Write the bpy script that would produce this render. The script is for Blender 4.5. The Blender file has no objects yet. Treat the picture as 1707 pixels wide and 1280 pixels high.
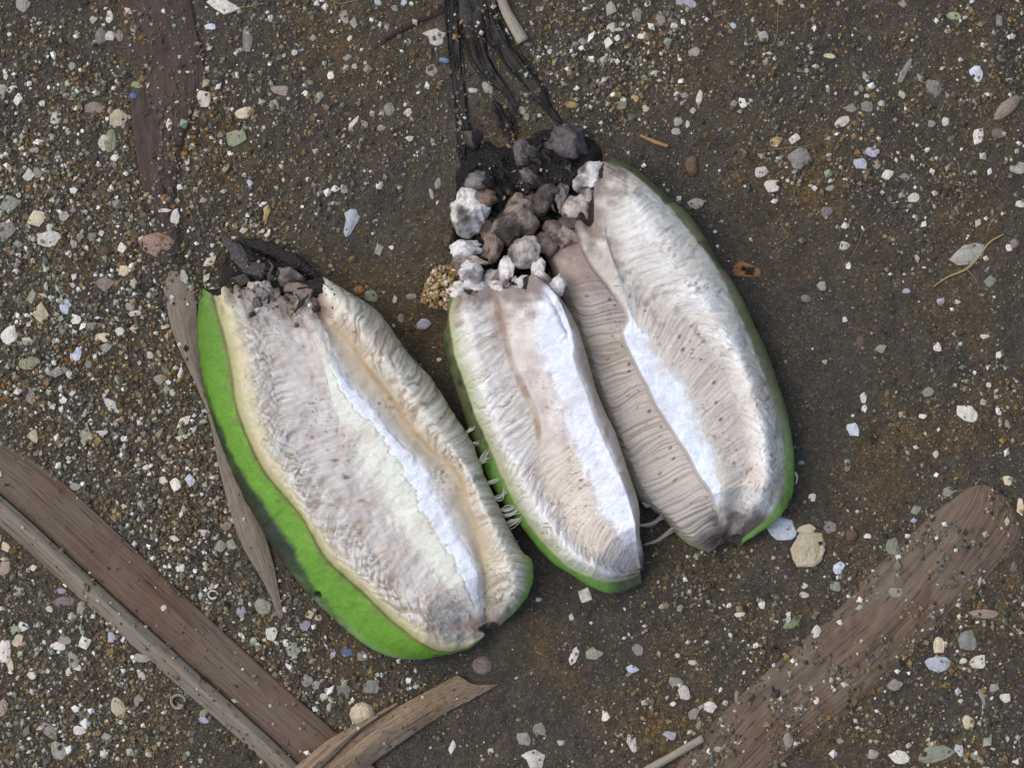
import bpy, math, random, mathutils
import numpy as np
random.seed(7); np.random.seed(7)
scene = bpy.context.scene
col = scene.collection
S = 1e-4                      # one millimetre-tenth: the unit all measurements below are taken in
CAM_H = 0.70                  # camera height (m)
CX, CY = 853.5, 640.0

# ------------------------------------------------------------------ camera, sky, sun, exposure
cam = bpy.data.cameras.new('camera'); cam_o = bpy.data.objects.new('camera', cam); col.objects.link(cam_o)
cam_o.location = (0, 0, CAM_H); cam_o.rotation_euler = (0, 0, 0)
cam.sensor_fit = 'HORIZONTAL'; cam.sensor_width = 36.0
cam.lens = 36.0 * CAM_H / (1707 * S)
cam.clip_start = 0.01; cam.clip_end = 500
scene.camera = cam_o
SUN_EL, SUN_AZ = math.radians(56), math.radians(-72)     # azimuth clockwise from +Y (top of the picture)
world = bpy.data.worlds.new('World'); scene.world = world; world.use_nodes = True
wn = world.node_tree.nodes; wl = world.node_tree.links
sky = wn.new('ShaderNodeTexSky'); sky.sky_type = 'NISHITA'; sky.sun_disc = False
sky.sun_elevation = SUN_EL; sky.sun_rotation = SUN_AZ
sky.air_density = 1.0; sky.dust_density = 4.0; sky.ozone_density = 0.6
wn['Background'].inputs['Strength'].default_value = 0.12
wl.new(sky.outputs[0], wn['Background'].inputs['Color'])
sun = bpy.data.lights.new('sun', 'SUN'); sun_o = bpy.data.objects.new('sun', sun); col.objects.link(sun_o)
sun.energy = 0.6; sun.angle = math.radians(80); sun.color = (1.0, 0.985, 0.965)
sun_o.rotation_euler = (math.pi/2 - SUN_EL, 0, -SUN_AZ + math.pi)
sun_o.location = (0, 0, 3)
scene.view_settings.view_transform = 'Standard'; scene.view_settings.look = 'None'
scene.view_settings.gamma = 1; scene.view_settings.use_curve_mapping = False
scene.view_settings.exposure = 0.62

# ------------------------------------------------------------------ numeric helpers
def _hash(ix, iy, seed):
    h = (ix.astype(np.int64) * 374761393 + iy.astype(np.int64) * 668265263 + seed * 974711) & 0xffffffff
    h = ((h ^ (h >> 13)) * 1274126177) & 0xffffffff
    h = ((h ^ (h >> 16)) * 2246822519) & 0xffffffff
    return ((h ^ (h >> 15)) & 0xffffff) / float(0xffffff)
def vnoise(x, y, seed=0):
    x = np.asarray(x, float); y = np.asarray(y, float)
    xi = np.floor(x); yi = np.floor(y); fx = x - xi; fy = y - yi
    fx = fx*fx*fx*(fx*(fx*6-15)+10); fy = fy*fy*fy*(fy*(fy*6-15)+10)
    a = _hash(xi, yi, seed); b = _hash(xi+1, yi, seed); c = _hash(xi, yi+1, seed); d = _hash(xi+1, yi+1, seed)
    return (a*(1-fx)+b*fx)*(1-fy) + (c*(1-fx)+d*fx)*fy
def fbm(x, y, seed=0, oct=3):
    s = 0; a = 1; t = 0
    for o in range(oct):
        s = s + a*(vnoise(np.asarray(x)*2**o+17.3*o, np.asarray(y)*2**o+9.1*o, seed+o)-.5)*2; t += a; a *= .5
    return s/t
def sstep(a, b, x):
    t = np.clip((np.asarray(x, float)-a)/(b-a), 0, 1); return t*t*(3-2*t)
def win(a, b, x, s):
    return sstep(a-s, a+s, x) * (1-sstep(b-s, b+s, x))
def lin(c):
    c = np.asarray(c, float)/255.0
    return np.where(c <= .04045, c/12.92, ((c+.055)/1.055)**2.4)
def smooth_line(pts, n):
    p = np.asarray(pts, float); k = len(p)
    e = np.vstack([2*p[0]-p[1], p, 2*p[-1]-p[-2]])
    out = []
    for i in range(k-1):
        p0, p1, p2, p3 = e[i], e[i+1], e[i+2], e[i+3]
        t = np.linspace(0, 1, 16, endpoint=False)[:, None]
        out.append(.5*((2*p1)+(-p0+p2)*t+(2*p0-5*p1+4*p2-p3)*t*t+(-p0+3*p1-3*p2+p3)*t**3))
    q = np.vstack(out+[p[-1:]])
    d = np.r_[0, np.cumsum(np.linalg.norm(np.diff(q[:, :2], axis=0), axis=1))]
    s = np.linspace(0, d[-1], n)
    return np.stack([np.interp(s, d, q[:, j]) for j in range(q.shape[1])], 1)
def ulist(v, n):
    if np.isscalar(v): return np.full(n, float(v))
    return np.interp(np.linspace(0, 1, n), np.linspace(0, 1, len(v)), v)
def to_world(P):
    P = np.asarray(P, float); z = P[..., 2]*S; k = (1 - z/CAM_H)
    return np.stack([(P[..., 0]-CX)*S*k, -(P[..., 1]-CY)*S*k, z], -1)

# ------------------------------------------------------------------ scene helpers
def link_mesh(name, V, F, mat, parent=None, base=None, colors=None, smooth=True, uv=None, attrs=None):
    V = np.asarray(V, float)
    if base is not None: V = V - np.asarray(base)
    me = bpy.data.meshes.new(name)
    F = np.asarray(F, np.int32)
    n, k = F.shape
    me.vertices.add(len(V)); me.vertices.foreach_set('co', V.astype(np.float32).ravel())
    me.loops.add(n*k); me.loops.foreach_set('vertex_index', F.ravel())
    me.polygons.add(n); me.polygons.foreach_set('loop_start', np.arange(0, n*k, k, dtype=np.int32))
    me.polygons.foreach_set('use_smooth', np.full(n, bool(smooth)))
    me.update(calc_edges=True)
    if colors is not None:
        c = np.ones((len(V), 4), np.float32); c[:, :3] = np.clip(colors, 0, 1)
        a = me.color_attributes.new('Col', 'FLOAT_COLOR', 'POINT'); a.data.foreach_set('color', c.ravel())
    if attrs:
        for kx, arr in attrs.items():
            a = me.attributes.new(kx, 'FLOAT', 'POINT'); a.data.foreach_set('value', np.asarray(arr, np.float32))
    if uv is not None:
        u = me.uv_layers.new(name='UVMap'); u.data.foreach_set('uv', np.asarray(uv, np.float32)[F.ravel()].ravel())
    me.materials.append(mat)
    o = bpy.data.objects.new(name, me); col.objects.link(o)
    if parent is not None: o.parent = parent
    elif base is not None: o.location = base
    return o
def thing(name, label, cat, base, group=None):
    o = bpy.data.objects.new(name, None); col.objects.link(o); o.location = base; o.empty_display_size = .005
    o['label'] = label; o['category'] = cat
    if group: o['group'] = group
    return o
def tag(o, label, cat, group=None):
    o['label'] = label; o['category'] = cat
    if group: o['group'] = group
    return o
def grid_faces(nu, nv, closed=False):
    i = np.arange(nu-1)[:, None]; j = np.arange(nv if closed else nv-1)[None, :]
    j2 = (j+1) % nv
    return np.stack([i*nv+j + 0*j2, i*nv+j2, (i+1)*nv+j2, (i+1)*nv+j], -1).reshape(-1, 4)

# ------------------------------------------------------------------ materials
def new_mat(name):
    m = bpy.data.materials.new(name); m.use_nodes = True
    return m, m.node_tree.nodes, m.node_tree.links, m.node_tree.nodes['Principled BSDF']
def nd(n, t, **kw):
    x = n.new(t)
    for k, v in kw.items(): setattr(x, k, v)
    return x
def ramp(n, stops):
    r = n.new('ShaderNodeValToRGB'); e = r.color_ramp.elements
    while len(e) < len(stops): e.new(.5)
    for q, (p, c) in zip(e, stops): q.position = p; q.color = (*c, 1)
    return r
def noise(n, l, vec, scale, detail=4, rough=.55):
    t = n.new('ShaderNodeTexNoise'); t.inputs['Scale'].default_value = scale
    t.inputs['Detail'].default_value = detail; t.inputs['Roughness'].default_value = rough
    if vec is not None: l.new(vec, t.inputs['Vector'])
    return t
def mixc(n, l, fac, a, b, mode='MIX'):
    m = n.new('ShaderNodeMix'); m.data_type = 'RGBA'; m.blend_type = mode
    for v, idx in ((fac, 0), (a, 6), (b, 7)):
        if isinstance(v, (int, float)): m.inputs[idx].default_value = v
        elif isinstance(v, tuple): m.inputs[idx].default_value = (*v, 1)
        else: l.new(v, m.inputs[idx])
    return m.outputs[2]
def bump(n, l, h, strength, dist, bsdf, prev=None):
    b = n.new('ShaderNodeBump'); b.inputs['Strength'].default_value = strength; b.inputs['Distance'].default_value = dist
    l.new(h, b.inputs['Height'])
    if prev is not None: l.new(prev, b.inputs['Normal'])
    l.new(b.outputs[0], bsdf.inputs['Normal']); return b.outputs[0]
def attr_mat(name, rough=.6, sss=0.0, nscale=3000, namp=.12, bstr=.3, bdist=.0002, spec=.4, coat=0):
    m, n, l, b = new_mat(name)
    a = nd(n, 'ShaderNodeAttribute', attribute_name='Col'); g = n.new('ShaderNodeNewGeometry')
    t = noise(n, l, g.outputs['Position'], nscale, 5)
    r = ramp(n, [(.25, (1-namp,)*3), (.75, (1+namp*.4,)*3)]); l.new(t.outputs['Fac'], r.inputs[0])
    c = mixc(n, l, 1.0, a.outputs['Color'], r.outputs[0], 'MULTIPLY')
    l.new(c, b.inputs['Base Color'])
    b.inputs['Roughness'].default_value = rough; b.inputs['Specular IOR Level'].default_value = spec
    if sss:
        b.inputs['Subsurface Weight'].default_value = sss
        b.inputs['Subsurface Radius'].default_value = (1, .75, .5); b.inputs['Subsurface Scale'].default_value = .0008
    if coat: b.inputs['Coat Weight'].default_value = coat; b.inputs['Coat Roughness'].default_value = .35
    if bstr: bump(n, l, t.outputs['Fac'], bstr, bdist, b)
    return m
M_flesh = attr_mat('fruit_flesh', .55, .35, 2400, .07, .3, .0004)
M_core = attr_mat('fruit_core', .7, .3, 3200, .05, .5, .0004)
M_skin = attr_mat('fruit_skin', .46, .05, 1500, .2, .4, .0003, .4, .05)
M_chunk = attr_mat('pith', .5, .3, 1700, .35, .6, .0007, .45)
M_rot = attr_mat('rotten_matter', .42, 0, 1500, .5, 1.0, .0012, .45)
M_fibre = attr_mat('white_fibre', .6, .3, 4000, .1, .2, .0001)
M_grain = attr_mat('sand_grain', .45, 0, 6000, .25, .2, .0001, .4)

def ground_material():
    m, n, l, b = new_mat('wet_sand')
    g = n.new('ShaderNodeNewGeometry'); P = g.outputs['Position']
    at = nd(n, 'ShaderNodeAttribute', attribute_name='coarse')
    n1 = noise(n, l, P, 45, 5); n2 = noise(n, l, P, 260, 5, .65)
    r1 = ramp(n, [(.3, tuple(lin((46, 44, 39)))), (.5, tuple(lin((60, 56, 47)))), (.74, tuple(lin((84, 71, 46))))]); l.new(n1.outputs['Fac'], r1.inputs[0])
    r2 = ramp(n, [(.3, (.62, .62, .64)), (.6, (1, 1, 1)), (.8, (1.35, 1.25, 1.1))]); l.new(n2.outputs['Fac'], r2.inputs[0])
    c = mixc(n, l, 1.0, r1.outputs[0], r2.outputs[0], 'MULTIPLY')
    v = n.new('ShaderNodeTexVoronoi'); v.inputs['Scale'].default_value = 3600; l.new(P, v.inputs['Vector'])
    sp = n.new('ShaderNodeSeparateColor'); l.new(v.outputs['Color'], sp.inputs[0])
    rv = ramp(n, [(0, (.45, .45, .46)), (.35, (.85, .83, .8)), (.75, (1.25, 1.15, 1.0)), (.93, (1.8, 1.7, 1.45)), (1, (3.0, 3.0, 2.9))]); l.new(sp.outputs[0], rv.inputs[0])
    c = mixc(n, l, .8, c, mixc(n, l, 1.0, c, rv.outputs[0], 'MULTIPLY'))
    v2 = n.new('ShaderNodeTexVoronoi'); v2.inputs['Scale'].default_value = 1900; l.new(P, v2.inputs['Vector'])
    sp2 = n.new('ShaderNodeSeparateColor'); l.new(v2.outputs['Color'], sp2.inputs[0])
    ry = ramp(n, [(.80, (0, 0, 0)), (.84, (1, 1, 1))]); l.new(sp2.outputs[1], ry.inputs[0])
    c = mixc(n, l, ry.outputs[0], c, mixc(n, l, 1.0, c, (1.35, 1.12, .8), 'MULTIPLY'))
    l.new(c, b.inputs['Base Color'])
    rr = ramp(n, [(.35, (.5,)*3), (.65, (.8,)*3)]); l.new(n1.outputs['Fac'], rr.inputs[0]); l.new(rr.outputs[0], b.inputs['Roughness'])
    b.inputs['Specular IOR Level'].default_value = .35
    p = bump(n, l, v.outputs['Distance'], .5, .00025, b)
    bump(n, l, n2.outputs['Fac'], .5, .0008, b, p)
    return m
M_ground = ground_material()

def leaf_material(name, c0, c1, c2, grey, vein=120.0, spots=.3):
    m, n, l, b = new_mat(name)
    uv = nd(n, 'ShaderNodeUVMap', uv_map='UVMap'); g = n.new('ShaderNodeNewGeometry'); P = g.outputs['Position']
    mp = n.new('ShaderNodeMapping'); l.new(uv.outputs[0], mp.inputs[0]); mp.inputs['Scale'].default_value = (1.2, vein, 1)
    n1 = noise(n, l, mp.outputs[0], 1.0, 4, .6)
    mp2 = n.new('ShaderNodeMapping'); l.new(uv.outputs[0], mp2.inputs[0]); mp2.inputs['Scale'].default_value = (5, 16, 1)
    n2 = noise(n, l, mp2.outputs[0], 1.0, 5, .6)
    n3 = noise(n, l, P, 55, 4)
    r1 = ramp(n, [(.25, c0), (.5, c1), (.78, c2)]); l.new(n1.outputs['Fac'], r1.inputs[0])
    rg = ramp(n, [(.4, (0,)*3), (.62, (1,)*3)]); l.new(n3.outputs['Fac'], rg.inputs[0])
    c = mixc(n, l, rg.outputs[0], r1.outputs[0], mixc(n, l, .55, r1.outputs[0], grey))
    mp3 = n.new('ShaderNodeMapping'); l.new(uv.outputs[0], mp3.inputs[0]); mp3.inputs['Scale'].default_value = (26, 30, 1)
    n4 = noise(n, l, mp3.outputs[0], 1.0, 2, .5)
    rs = ramp(n, [(.56, (0,)*3), (.63, (spots,)*3), (.72, (1,)*3)]); l.new(n4.outputs['Fac'], rs.inputs[0])
    c = mixc(n, l, rs.outputs[0], c, mixc(n, l, .75, c, (.02, .018, .018)))
    rd = ramp(n, [(.28, (.55, .53, .52)), (.5, (1, 1, 1)), (.75, (1.2, 1.15, 1.1))]); l.new(n2.outputs['Fac'], rd.inputs[0])
    c = mixc(n, l, 1.0, c, rd.outputs[0], 'MULTIPLY')
    n5 = noise(n, l, P, 5200, 2); rw = ramp(n, [(.68, (0,)*3), (.76, (.35,)*3)]); l.new(n5.outputs['Fac'], rw.inputs[0])
    c = mixc(n, l, rw.outputs[0], c, (.35, .33, .29))
    l.new(c, b.inputs['Base Color']); b.inputs['Roughness'].default_value = .62; b.inputs['Specular IOR Level'].default_value = .3
    p = bump(n, l, n1.outputs['Fac'], .5, .0003, b); bump(n, l, n2.outputs['Fac'], .4, .0005, b, p)
    return m
L = lambda *c: tuple(lin(c))
M_leaf = leaf_material('dry_leaf_brown', L(72, 56, 44), L(96, 76, 61), L(114, 94, 76), L(108, 98, 86))
M_leafgrey = leaf_material('dry_leaf_grey', L(104, 94, 82), L(124, 114, 100), L(144, 134, 118), L(122, 116, 106), 60)
M_leafred = leaf_material('dry_leaf_red', L(64, 49, 40), L(90, 71, 58), L(120, 102, 78), L(112, 102, 88), 26, .45)
M_leafdark = leaf_material('buried_leaf', L(50, 39, 34), L(68, 53, 46), L(84, 68, 58), L(68, 62, 58), 60)
M_leaftan = leaf_material('torn_leaf', L(96, 79, 60), L(130, 111, 87), L(158, 140, 112), L(124, 113, 100), 50, .7)
M_stem = leaf_material('pale_stem', L(128, 120, 106), L(152, 144, 128), L(172, 164, 148), L(140, 135, 125), 14, .1)

def shell_material():
    m, n, l, b = new_mat('shell_chip')
    oi = n.new('ShaderNodeObjectInfo'); tc = n.new('ShaderNodeTexCoord')
    ad = nd(n, 'ShaderNodeVectorMath', operation='ADD'); l.new(tc.outputs['Object'], ad.inputs[0]); l.new(oi.outputs['Random'], ad.inputs[1])
    n1 = noise(n, l, ad.outputs[0], 1.1, 5, .65); n2 = noise(n, l, ad.outputs[0], 4.5, 3, .6)
    r = ramp(n, [(.3, (.66, .6, .5)), (.48, (.96, .95, .93)), (.7, (1.04, 1.04, 1.05))]); l.new(n1.outputs['Fac'], r.inputs[0])
    c = mixc(n, l, 1.0, oi.outputs['Color'], r.outputs[0], 'MULTIPLY')
    r2 = ramp(n, [(.70, (0,)*3), (.85, (.28,)*3)]); l.new(n2.outputs['Fac'], r2.inputs[0])
    c = mixc(n, l, r2.outputs[0], c, (.26, .21, .14))
    l.new(c, b.inputs['Base Color']); b.inputs['Roughness'].default_value = .5; b.inputs['Specular IOR Level'].default_value = .35
    b.inputs['Subsurface Weight'].default_value = 0
    bump(n, l, n1.outputs['Fac'], .35, .3, b)
    return m
M_shell = shell_material()

# ------------------------------------------------------------------ ground height and grain zones (all in tenths of mm)
ZONES = [  # x, y, radius, weight: where the coarse grit lies
    (100, 500, 260, 1.0), (200, 720, 200, 1.0), (150, 1180, 260, 1.15), (330, 900, 130, .9), (480, 1080, 110, .7), (300, 230, 110, .6),
    (60, 330, 180, .8), (350, 40, 120, .3), (620, 200, 150, .30), (1080, 60, 190, .5), (960, 120, 90, .5), (1590, 1180, 220, .45), (1180, 1020, 90, .6),
    (1380, 250, 150, .25), (1650, 60, 150, .35), (1080, 1200, 150, .25), (1600, 330, 140, .25), (700, 1180, 80, .4), (1480, 1010, 120, .4), (60, 120, 150, .3),
    (560, 60, 160, .18), (1650, 700, 130, .3), (1300, 80, 120, .2), (430, 400, 60, .5)]
def coarse(x, y):
    s = 0.05 + 0*x
    for zx, zy, r, w in ZONES: s = s + w*np.exp(-((x-zx)**2+(y-zy)**2)/(2*(r*.75)**2))
    return np.clip(s*(1+.95*fbm(x/80., y/80., 41, 3)), 0, 1.2)
def gheight(x, y):
    x = np.asarray(x, float); y = np.asarray(y, float)
    far = np.exp(-(((x-CX)/1700.)**2+((y-CY)/1500.)**2)**2)
    c = coarse(x, y)
    h = 7*fbm(x/210., y/210., 1, 2) + 3.0*fbm(x/52., y/52., 5, 3) + (0.9+2.0*c)*fbm(x/11., y/11., 9, 3) + 4*c
    h = h + 1.1*(vnoise(x/4.2, y/4.2, 77)-.5)
    d = ((x-1255)/75.)**2+((y-395)/60.)**2; h = h - 7*np.exp(-d)
    d = ((x-730)/60.)**2+((y-560)/80.)**2; h = h - 8*np.exp(-d)
    d = ((x-1463)/9.)**2+((y-735)/12.)**2; h = h - 14*np.exp(-d)
    return h*far
def axis(lo, hi, step, far):
    a = list(np.arange(lo, hi+step, step)); s = step; q = []
    while a[-1] < far: s *= 1.13; a.append(a[-1]+s)
    s = step; q = [a[0]]
    while q[-1] > -far: s *= 1.13; q.append(q[-1]-s)
    return np.array(q[:0:-1]+a)
gx = axis(-130, 1840, 3.4, 4e5); gy = axis(-130, 1410, 3.4, 4e5)
GX, GY = np.meshgrid(gx, gy, indexing='xy')
GH = gheight(GX, GY)
gv = to_world(np.stack([GX, GY, 0*GX], -1).reshape(-1, 3)); gv[:, 2] = GH.ravel()*S
ny, nx = GX.shape
gf = grid_faces(ny, nx)[:, ::-1]
ground = link_mesh('sand', gv, gf, M_ground, None, None, None, True, None, {'coarse': coarse(GX, GY).ravel()})
ground['kind'] = 'structure'

# map of what lies on top of the sand, for dropping grains and chips on it
RX0, RY0, RC = -330, -330, 3
RW, RH = 2370//RC, 1950//RC
TOP = np.full((RH, RW), -1e3); TID = np.zeros((RH, RW), np.int16)
def raster(P, tid):
    Q = np.asarray(P).reshape(-1, 3)
    i = ((Q[:, 1]-RY0)/RC).astype(int); j = ((Q[:, 0]-RX0)/RC).astype(int)
    ok = (i >= 0) & (i < RH) & (j >= 0) & (j < RW)
    i, j, z = i[ok], j[ok], Q[ok, 2]
    up = z > gheight(Q[ok, 0], Q[ok, 1])+.3
    i, j, z = i[up], j[up], z[up]
    np.maximum.at(TOP, (i, j), z); TID[i, j] = tid
def topz(x, y):
    i = np.clip(((np.asarray(y)-RY0)/RC).astype(int), 0, RH-1); j = np.clip(((np.asarray(x)-RX0)/RC).astype(int), 0, RW-1)
    return np.maximum(gheight(x, y), TOP[i, j]), TID[i, j]

# ------------------------------------------------------------------ lofting
def loft(rails, nu, step=2.6, jag=None):
    """rails: list of (points, z along u). returns grid (nu, nv, 3), rail index per column"""
    R = []
    for k, (pts, z) in enumerate(rails):
        xy = smooth_line(pts, nu); R.append(np.column_stack([xy, ulist(z, nu)]))
    R = np.array(R)
    K = len(R); cols = []; vk = []
    zd = np.diff(R[:, :, 2], axis=0)
    m = np.zeros((K, nu)); m[0] = zd[0]; m[-1] = zd[-1]
    for k in range(1, K-1):
        a, b = zd[k-1], zd[k]
        m[k] = np.where(a*b > 0, 2*a*b/(a+b+1e-9*np.sign(a+b)), 0)
    T = np.zeros((K, nu, 2)); T[0] = R[1, :, :2]-R[0, :, :2]; T[-1] = R[-1, :, :2]-R[-2, :, :2]
    for k in range(1, K-1):
        d1 = R[k, :, :2]-R[k-1, :, :2]; d2 = R[k+1, :, :2]-R[k, :, :2]
        l1 = np.linalg.norm(d1, axis=1, keepdims=True); l2 = np.linalg.norm(d2, axis=1, keepdims=True)
        T[k] = np.where(np.minimum(l1, l2) < .35*np.maximum(l1, l2), np.where(l1 < l2, d1, d2), .5*(d1+d2))
    for k in range(K-1):
        w = np.linalg.norm(R[k+1]-R[k], axis=1).max(); n = max(3, int(w/step))
        for q in range(n + (k == K-2)):
            t = q/n
            h00, h10, h01, h11 = 2*t**3-3*t*t+1, t**3-2*t*t+t, -2*t**3+3*t*t, t**3-t*t
            xy = h00*R[k, :, :2]+h10*T[k]+h01*R[k+1, :, :2]+h11*T[k+1]
            z = h00*R[k, :, 2]+h10*m[k]+h01*R[k+1, :, 2]+h11*m[k+1]
            cols.append(np.column_stack([xy, z])); vk.append(k+t)
    return np.stack(cols, 1), np.array(vk)
def normals(P):
    du = np.gradient(P, axis=0); dv = np.gradient(P, axis=1)
    n = np.cross(du, dv); n /= np.linalg.norm(n, axis=-1, keepdims=True)+1e-9
    n[n[..., 2] < 0] *= -1
    return n

def fruit(name, label, inner, under_l, under_r, colors, detail, splits, step=2.6, nu=300):
    """inner rails across the open face, with an under rail on each side; splits: part name -> (rail a, rail b, material)"""
    rails = [under_l]+inner+[under_r]
    P, vk = loft(rails, nu, step); vk = vk-1            # rail 0 = first inner rail
    u = np.linspace(0, 1, nu)[:, None]+0*vk[None, :]; v = vk[None, :]+0*u
    C = np.stack([np.interp(vk, np.arange(-1, len(colors)-1), lin(colors)[:, c]) for c in range(3)], 1)[None]+0*u[..., None]
    ax = P[-1].mean(0)[:2]-P[0].mean(0)[:2]; ax /= np.linalg.norm(ax)
    rag = (15*fbm(vk*1.7, 0*vk, 501, 2)+2*fbm(vk*7, 0*vk, 502, 2))[None]*(1-sstep(0, .06, u)); P[..., 0] -= ax[0]*rag; P[..., 1] -= ax[1]*rag
    D, C = detail(u, v, P, C)
    mx, my = P[..., 0], P[..., 1]; mot = 1+.09*fbm(mx/22., my/22., 401, 3)+.035*fbm(mx/5., my/5., 402, 2)
    fib = fbm(u*95+1.2*fbm(mx/30., my/30., 406, 2)*3, v*1.1, 407, 2); C = C*(mot+.07*fib)[..., None]*np.array([.965, .985, 1.0])
    bst = np.clip(fbm(mx/38., my/38., 408, 4)*1.4-.05, 0, 1)*.32*win(1.1, len(colors)-3.6, v, .3); C = darken(C, bst, (176, 156, 132)); D = D+.35*fbm(mx/6., my/6., 404, 2)+.9*fbm(mx/16., my/16., 405, 2)
    P = P + normals(P)*D[..., None]
    base = to_world(np.array([P[..., 0].mean(), P[..., 1].mean(), 0.])); base[2] = 0
    root = thing(name, label, 'fruit', base)
    raster(P, 99)
    W = to_world(P); nv = len(vk)
    for pn, (a, b, mat) in splits.items():
        js = np.where((vk >= a-1e-6) & (vk <= b+1e-6))[0]
        Q = W[:, js]; f = grid_faces(nu, len(js))
        link_mesh(pn, Q.reshape(-1, 3), f, mat, root, base, C[:, js].reshape(-1, 3))
    # closing underside and the two ends
    ring = np.vstack([W[:, 0], W[:, -1]]); f = np.column_stack([np.arange(nu-1), np.arange(1, nu), nu+np.arange(1, nu), nu+np.arange(nu-1)])
    link_mesh('underside', ring, f, M_skin, root, base, np.tile(lin((60, 80, 40)), (2*nu, 1)))
    for e in (0, -1):
        V = np.vstack([W[e], W[e].mean(0)[None]]); t = np.column_stack([np.arange(nv), (np.arange(nv)+1) % nv, np.full(nv, nv)])
        link_mesh('torn_end', V, t, M_rot, root, base, np.tile(lin((44, 37, 34) if e == 0 else (88, 74, 66)), (nv+1, 1)))
    return root, base, P, vk

def env(z, a=.75, b=.35, n=24, pa=.10, pb=.14):
    u = np.linspace(0, 1, n)
    e = (a+(1-a)*sstep(0, pa, u))*(b+(1-b)*sstep(0, pb, 1-u))
    return list(z*e)
def cells(ph, seed, jit=.38):
    i = np.floor(ph)
    best = np.full(ph.shape, 9.0); 
    for k in (-1, 0, 1, 2):
        j = i+k; b = j+jit*2*(_hash(j, 0*j, seed)-.5); best = np.minimum(best, np.abs(ph-b))
    return best*2           # 0 on a crease, ~1 half way between creases
def dots_at(u, v, v0, n, seed, rad=2.4, wid=55., length=640.):
    i = np.floor(u*n); cu = (i+.5+.7*(_hash(i, 0*i, seed)-.5))/n; cv = v0+.22*(_hash(i, 0*i+1, seed)-.5); rr = rad*(.5+_hash(i, 0*i+2, seed))
    d = np.hypot((u-cu)*length, (v-cv)*wid); return (1-sstep(rr*.5, rr*1.3, d))*(_hash(i, 0*i+3, seed) > .2)
def darken(C, m, rgb):
    return C*(1-m[..., None])+lin(rgb)*m[..., None]

# ---- first fruit: bright green skin, seen along its whole flank
A = dict(
 R0=[(333,490),(330,540),(335,610),(352,690),(385,780),(430,870),(490,960),(545,1020),(610,1075),(665,1097),(720,1095),(770,1083),(802,1066)],
 R1=[(350,485),(370,550),(384,611),(396,686),(432,772),(470,822),(503,862),(544,931),(602,985),(660,1040),(724,1083),(775,1081),(806,1062)],
 R2=[(385,480),(415,560),(430,650),(455,740),(500,825),(560,910),(620,972),(680,1022),(740,1054),(790,1060),(808,1056)],
 R3=[(420,480),(440,560),(458,640),(470,703),(490,754),(531,809),(570,860),(599,898),(646,945),(687,986),(745,1024),(797,1048)],
 R4=[(490,500),(520,560),(541,618),(556,680),(585,737),(599,772),(636,833),(677,898),(728,962),(772,1010),(801,1044)],
 R5=[(500,497),(535,570),(560,630),(590,680),(626,713),(660,763),(687,816),(721,884),(755,935),(779,986),(804,1042)],
 R6=[(515,497),(548,570),(575,630),(616,672),(650,720),(704,772),(728,816),(765,884),(792,940),(800,985),(806,1040)],
 R7=[(527,495),(537,530),(582,574),(612,618),(646,659),(680,710),(715,750),(762,790),(779,843),(797,890),(808,950),(812,1000),(812,1038)],
 R8=[(538,474),(580,520),(625,580),(665,630),(705,685),(745,735),(782,790),(808,850),(832,900),(850,950),(852,990),(824,1035)],
 R9=[(541,467),(590,492),(633,523),(677,584),(721,635),(758,693),(785,735),(805,790),(830,843),(850,884),(870,920),(887,937),(886,975),(867,1010),(832,1044)])
def inset(pts, cpts, k):
    a = smooth_line(pts, 24); c = smooth_line(cpts, 24); return [tuple(q) for q in a*(1-k)+c*k]
def stripes(u, v, n, tilt, seed, sharp=1.0):
    ph = u*n + tilt*(v % 1.0) + 2.2*fbm(u*14, v*1.1, seed, 2)
    return vnoise(ph*2.0, v*1.3+7, seed+3)
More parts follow.
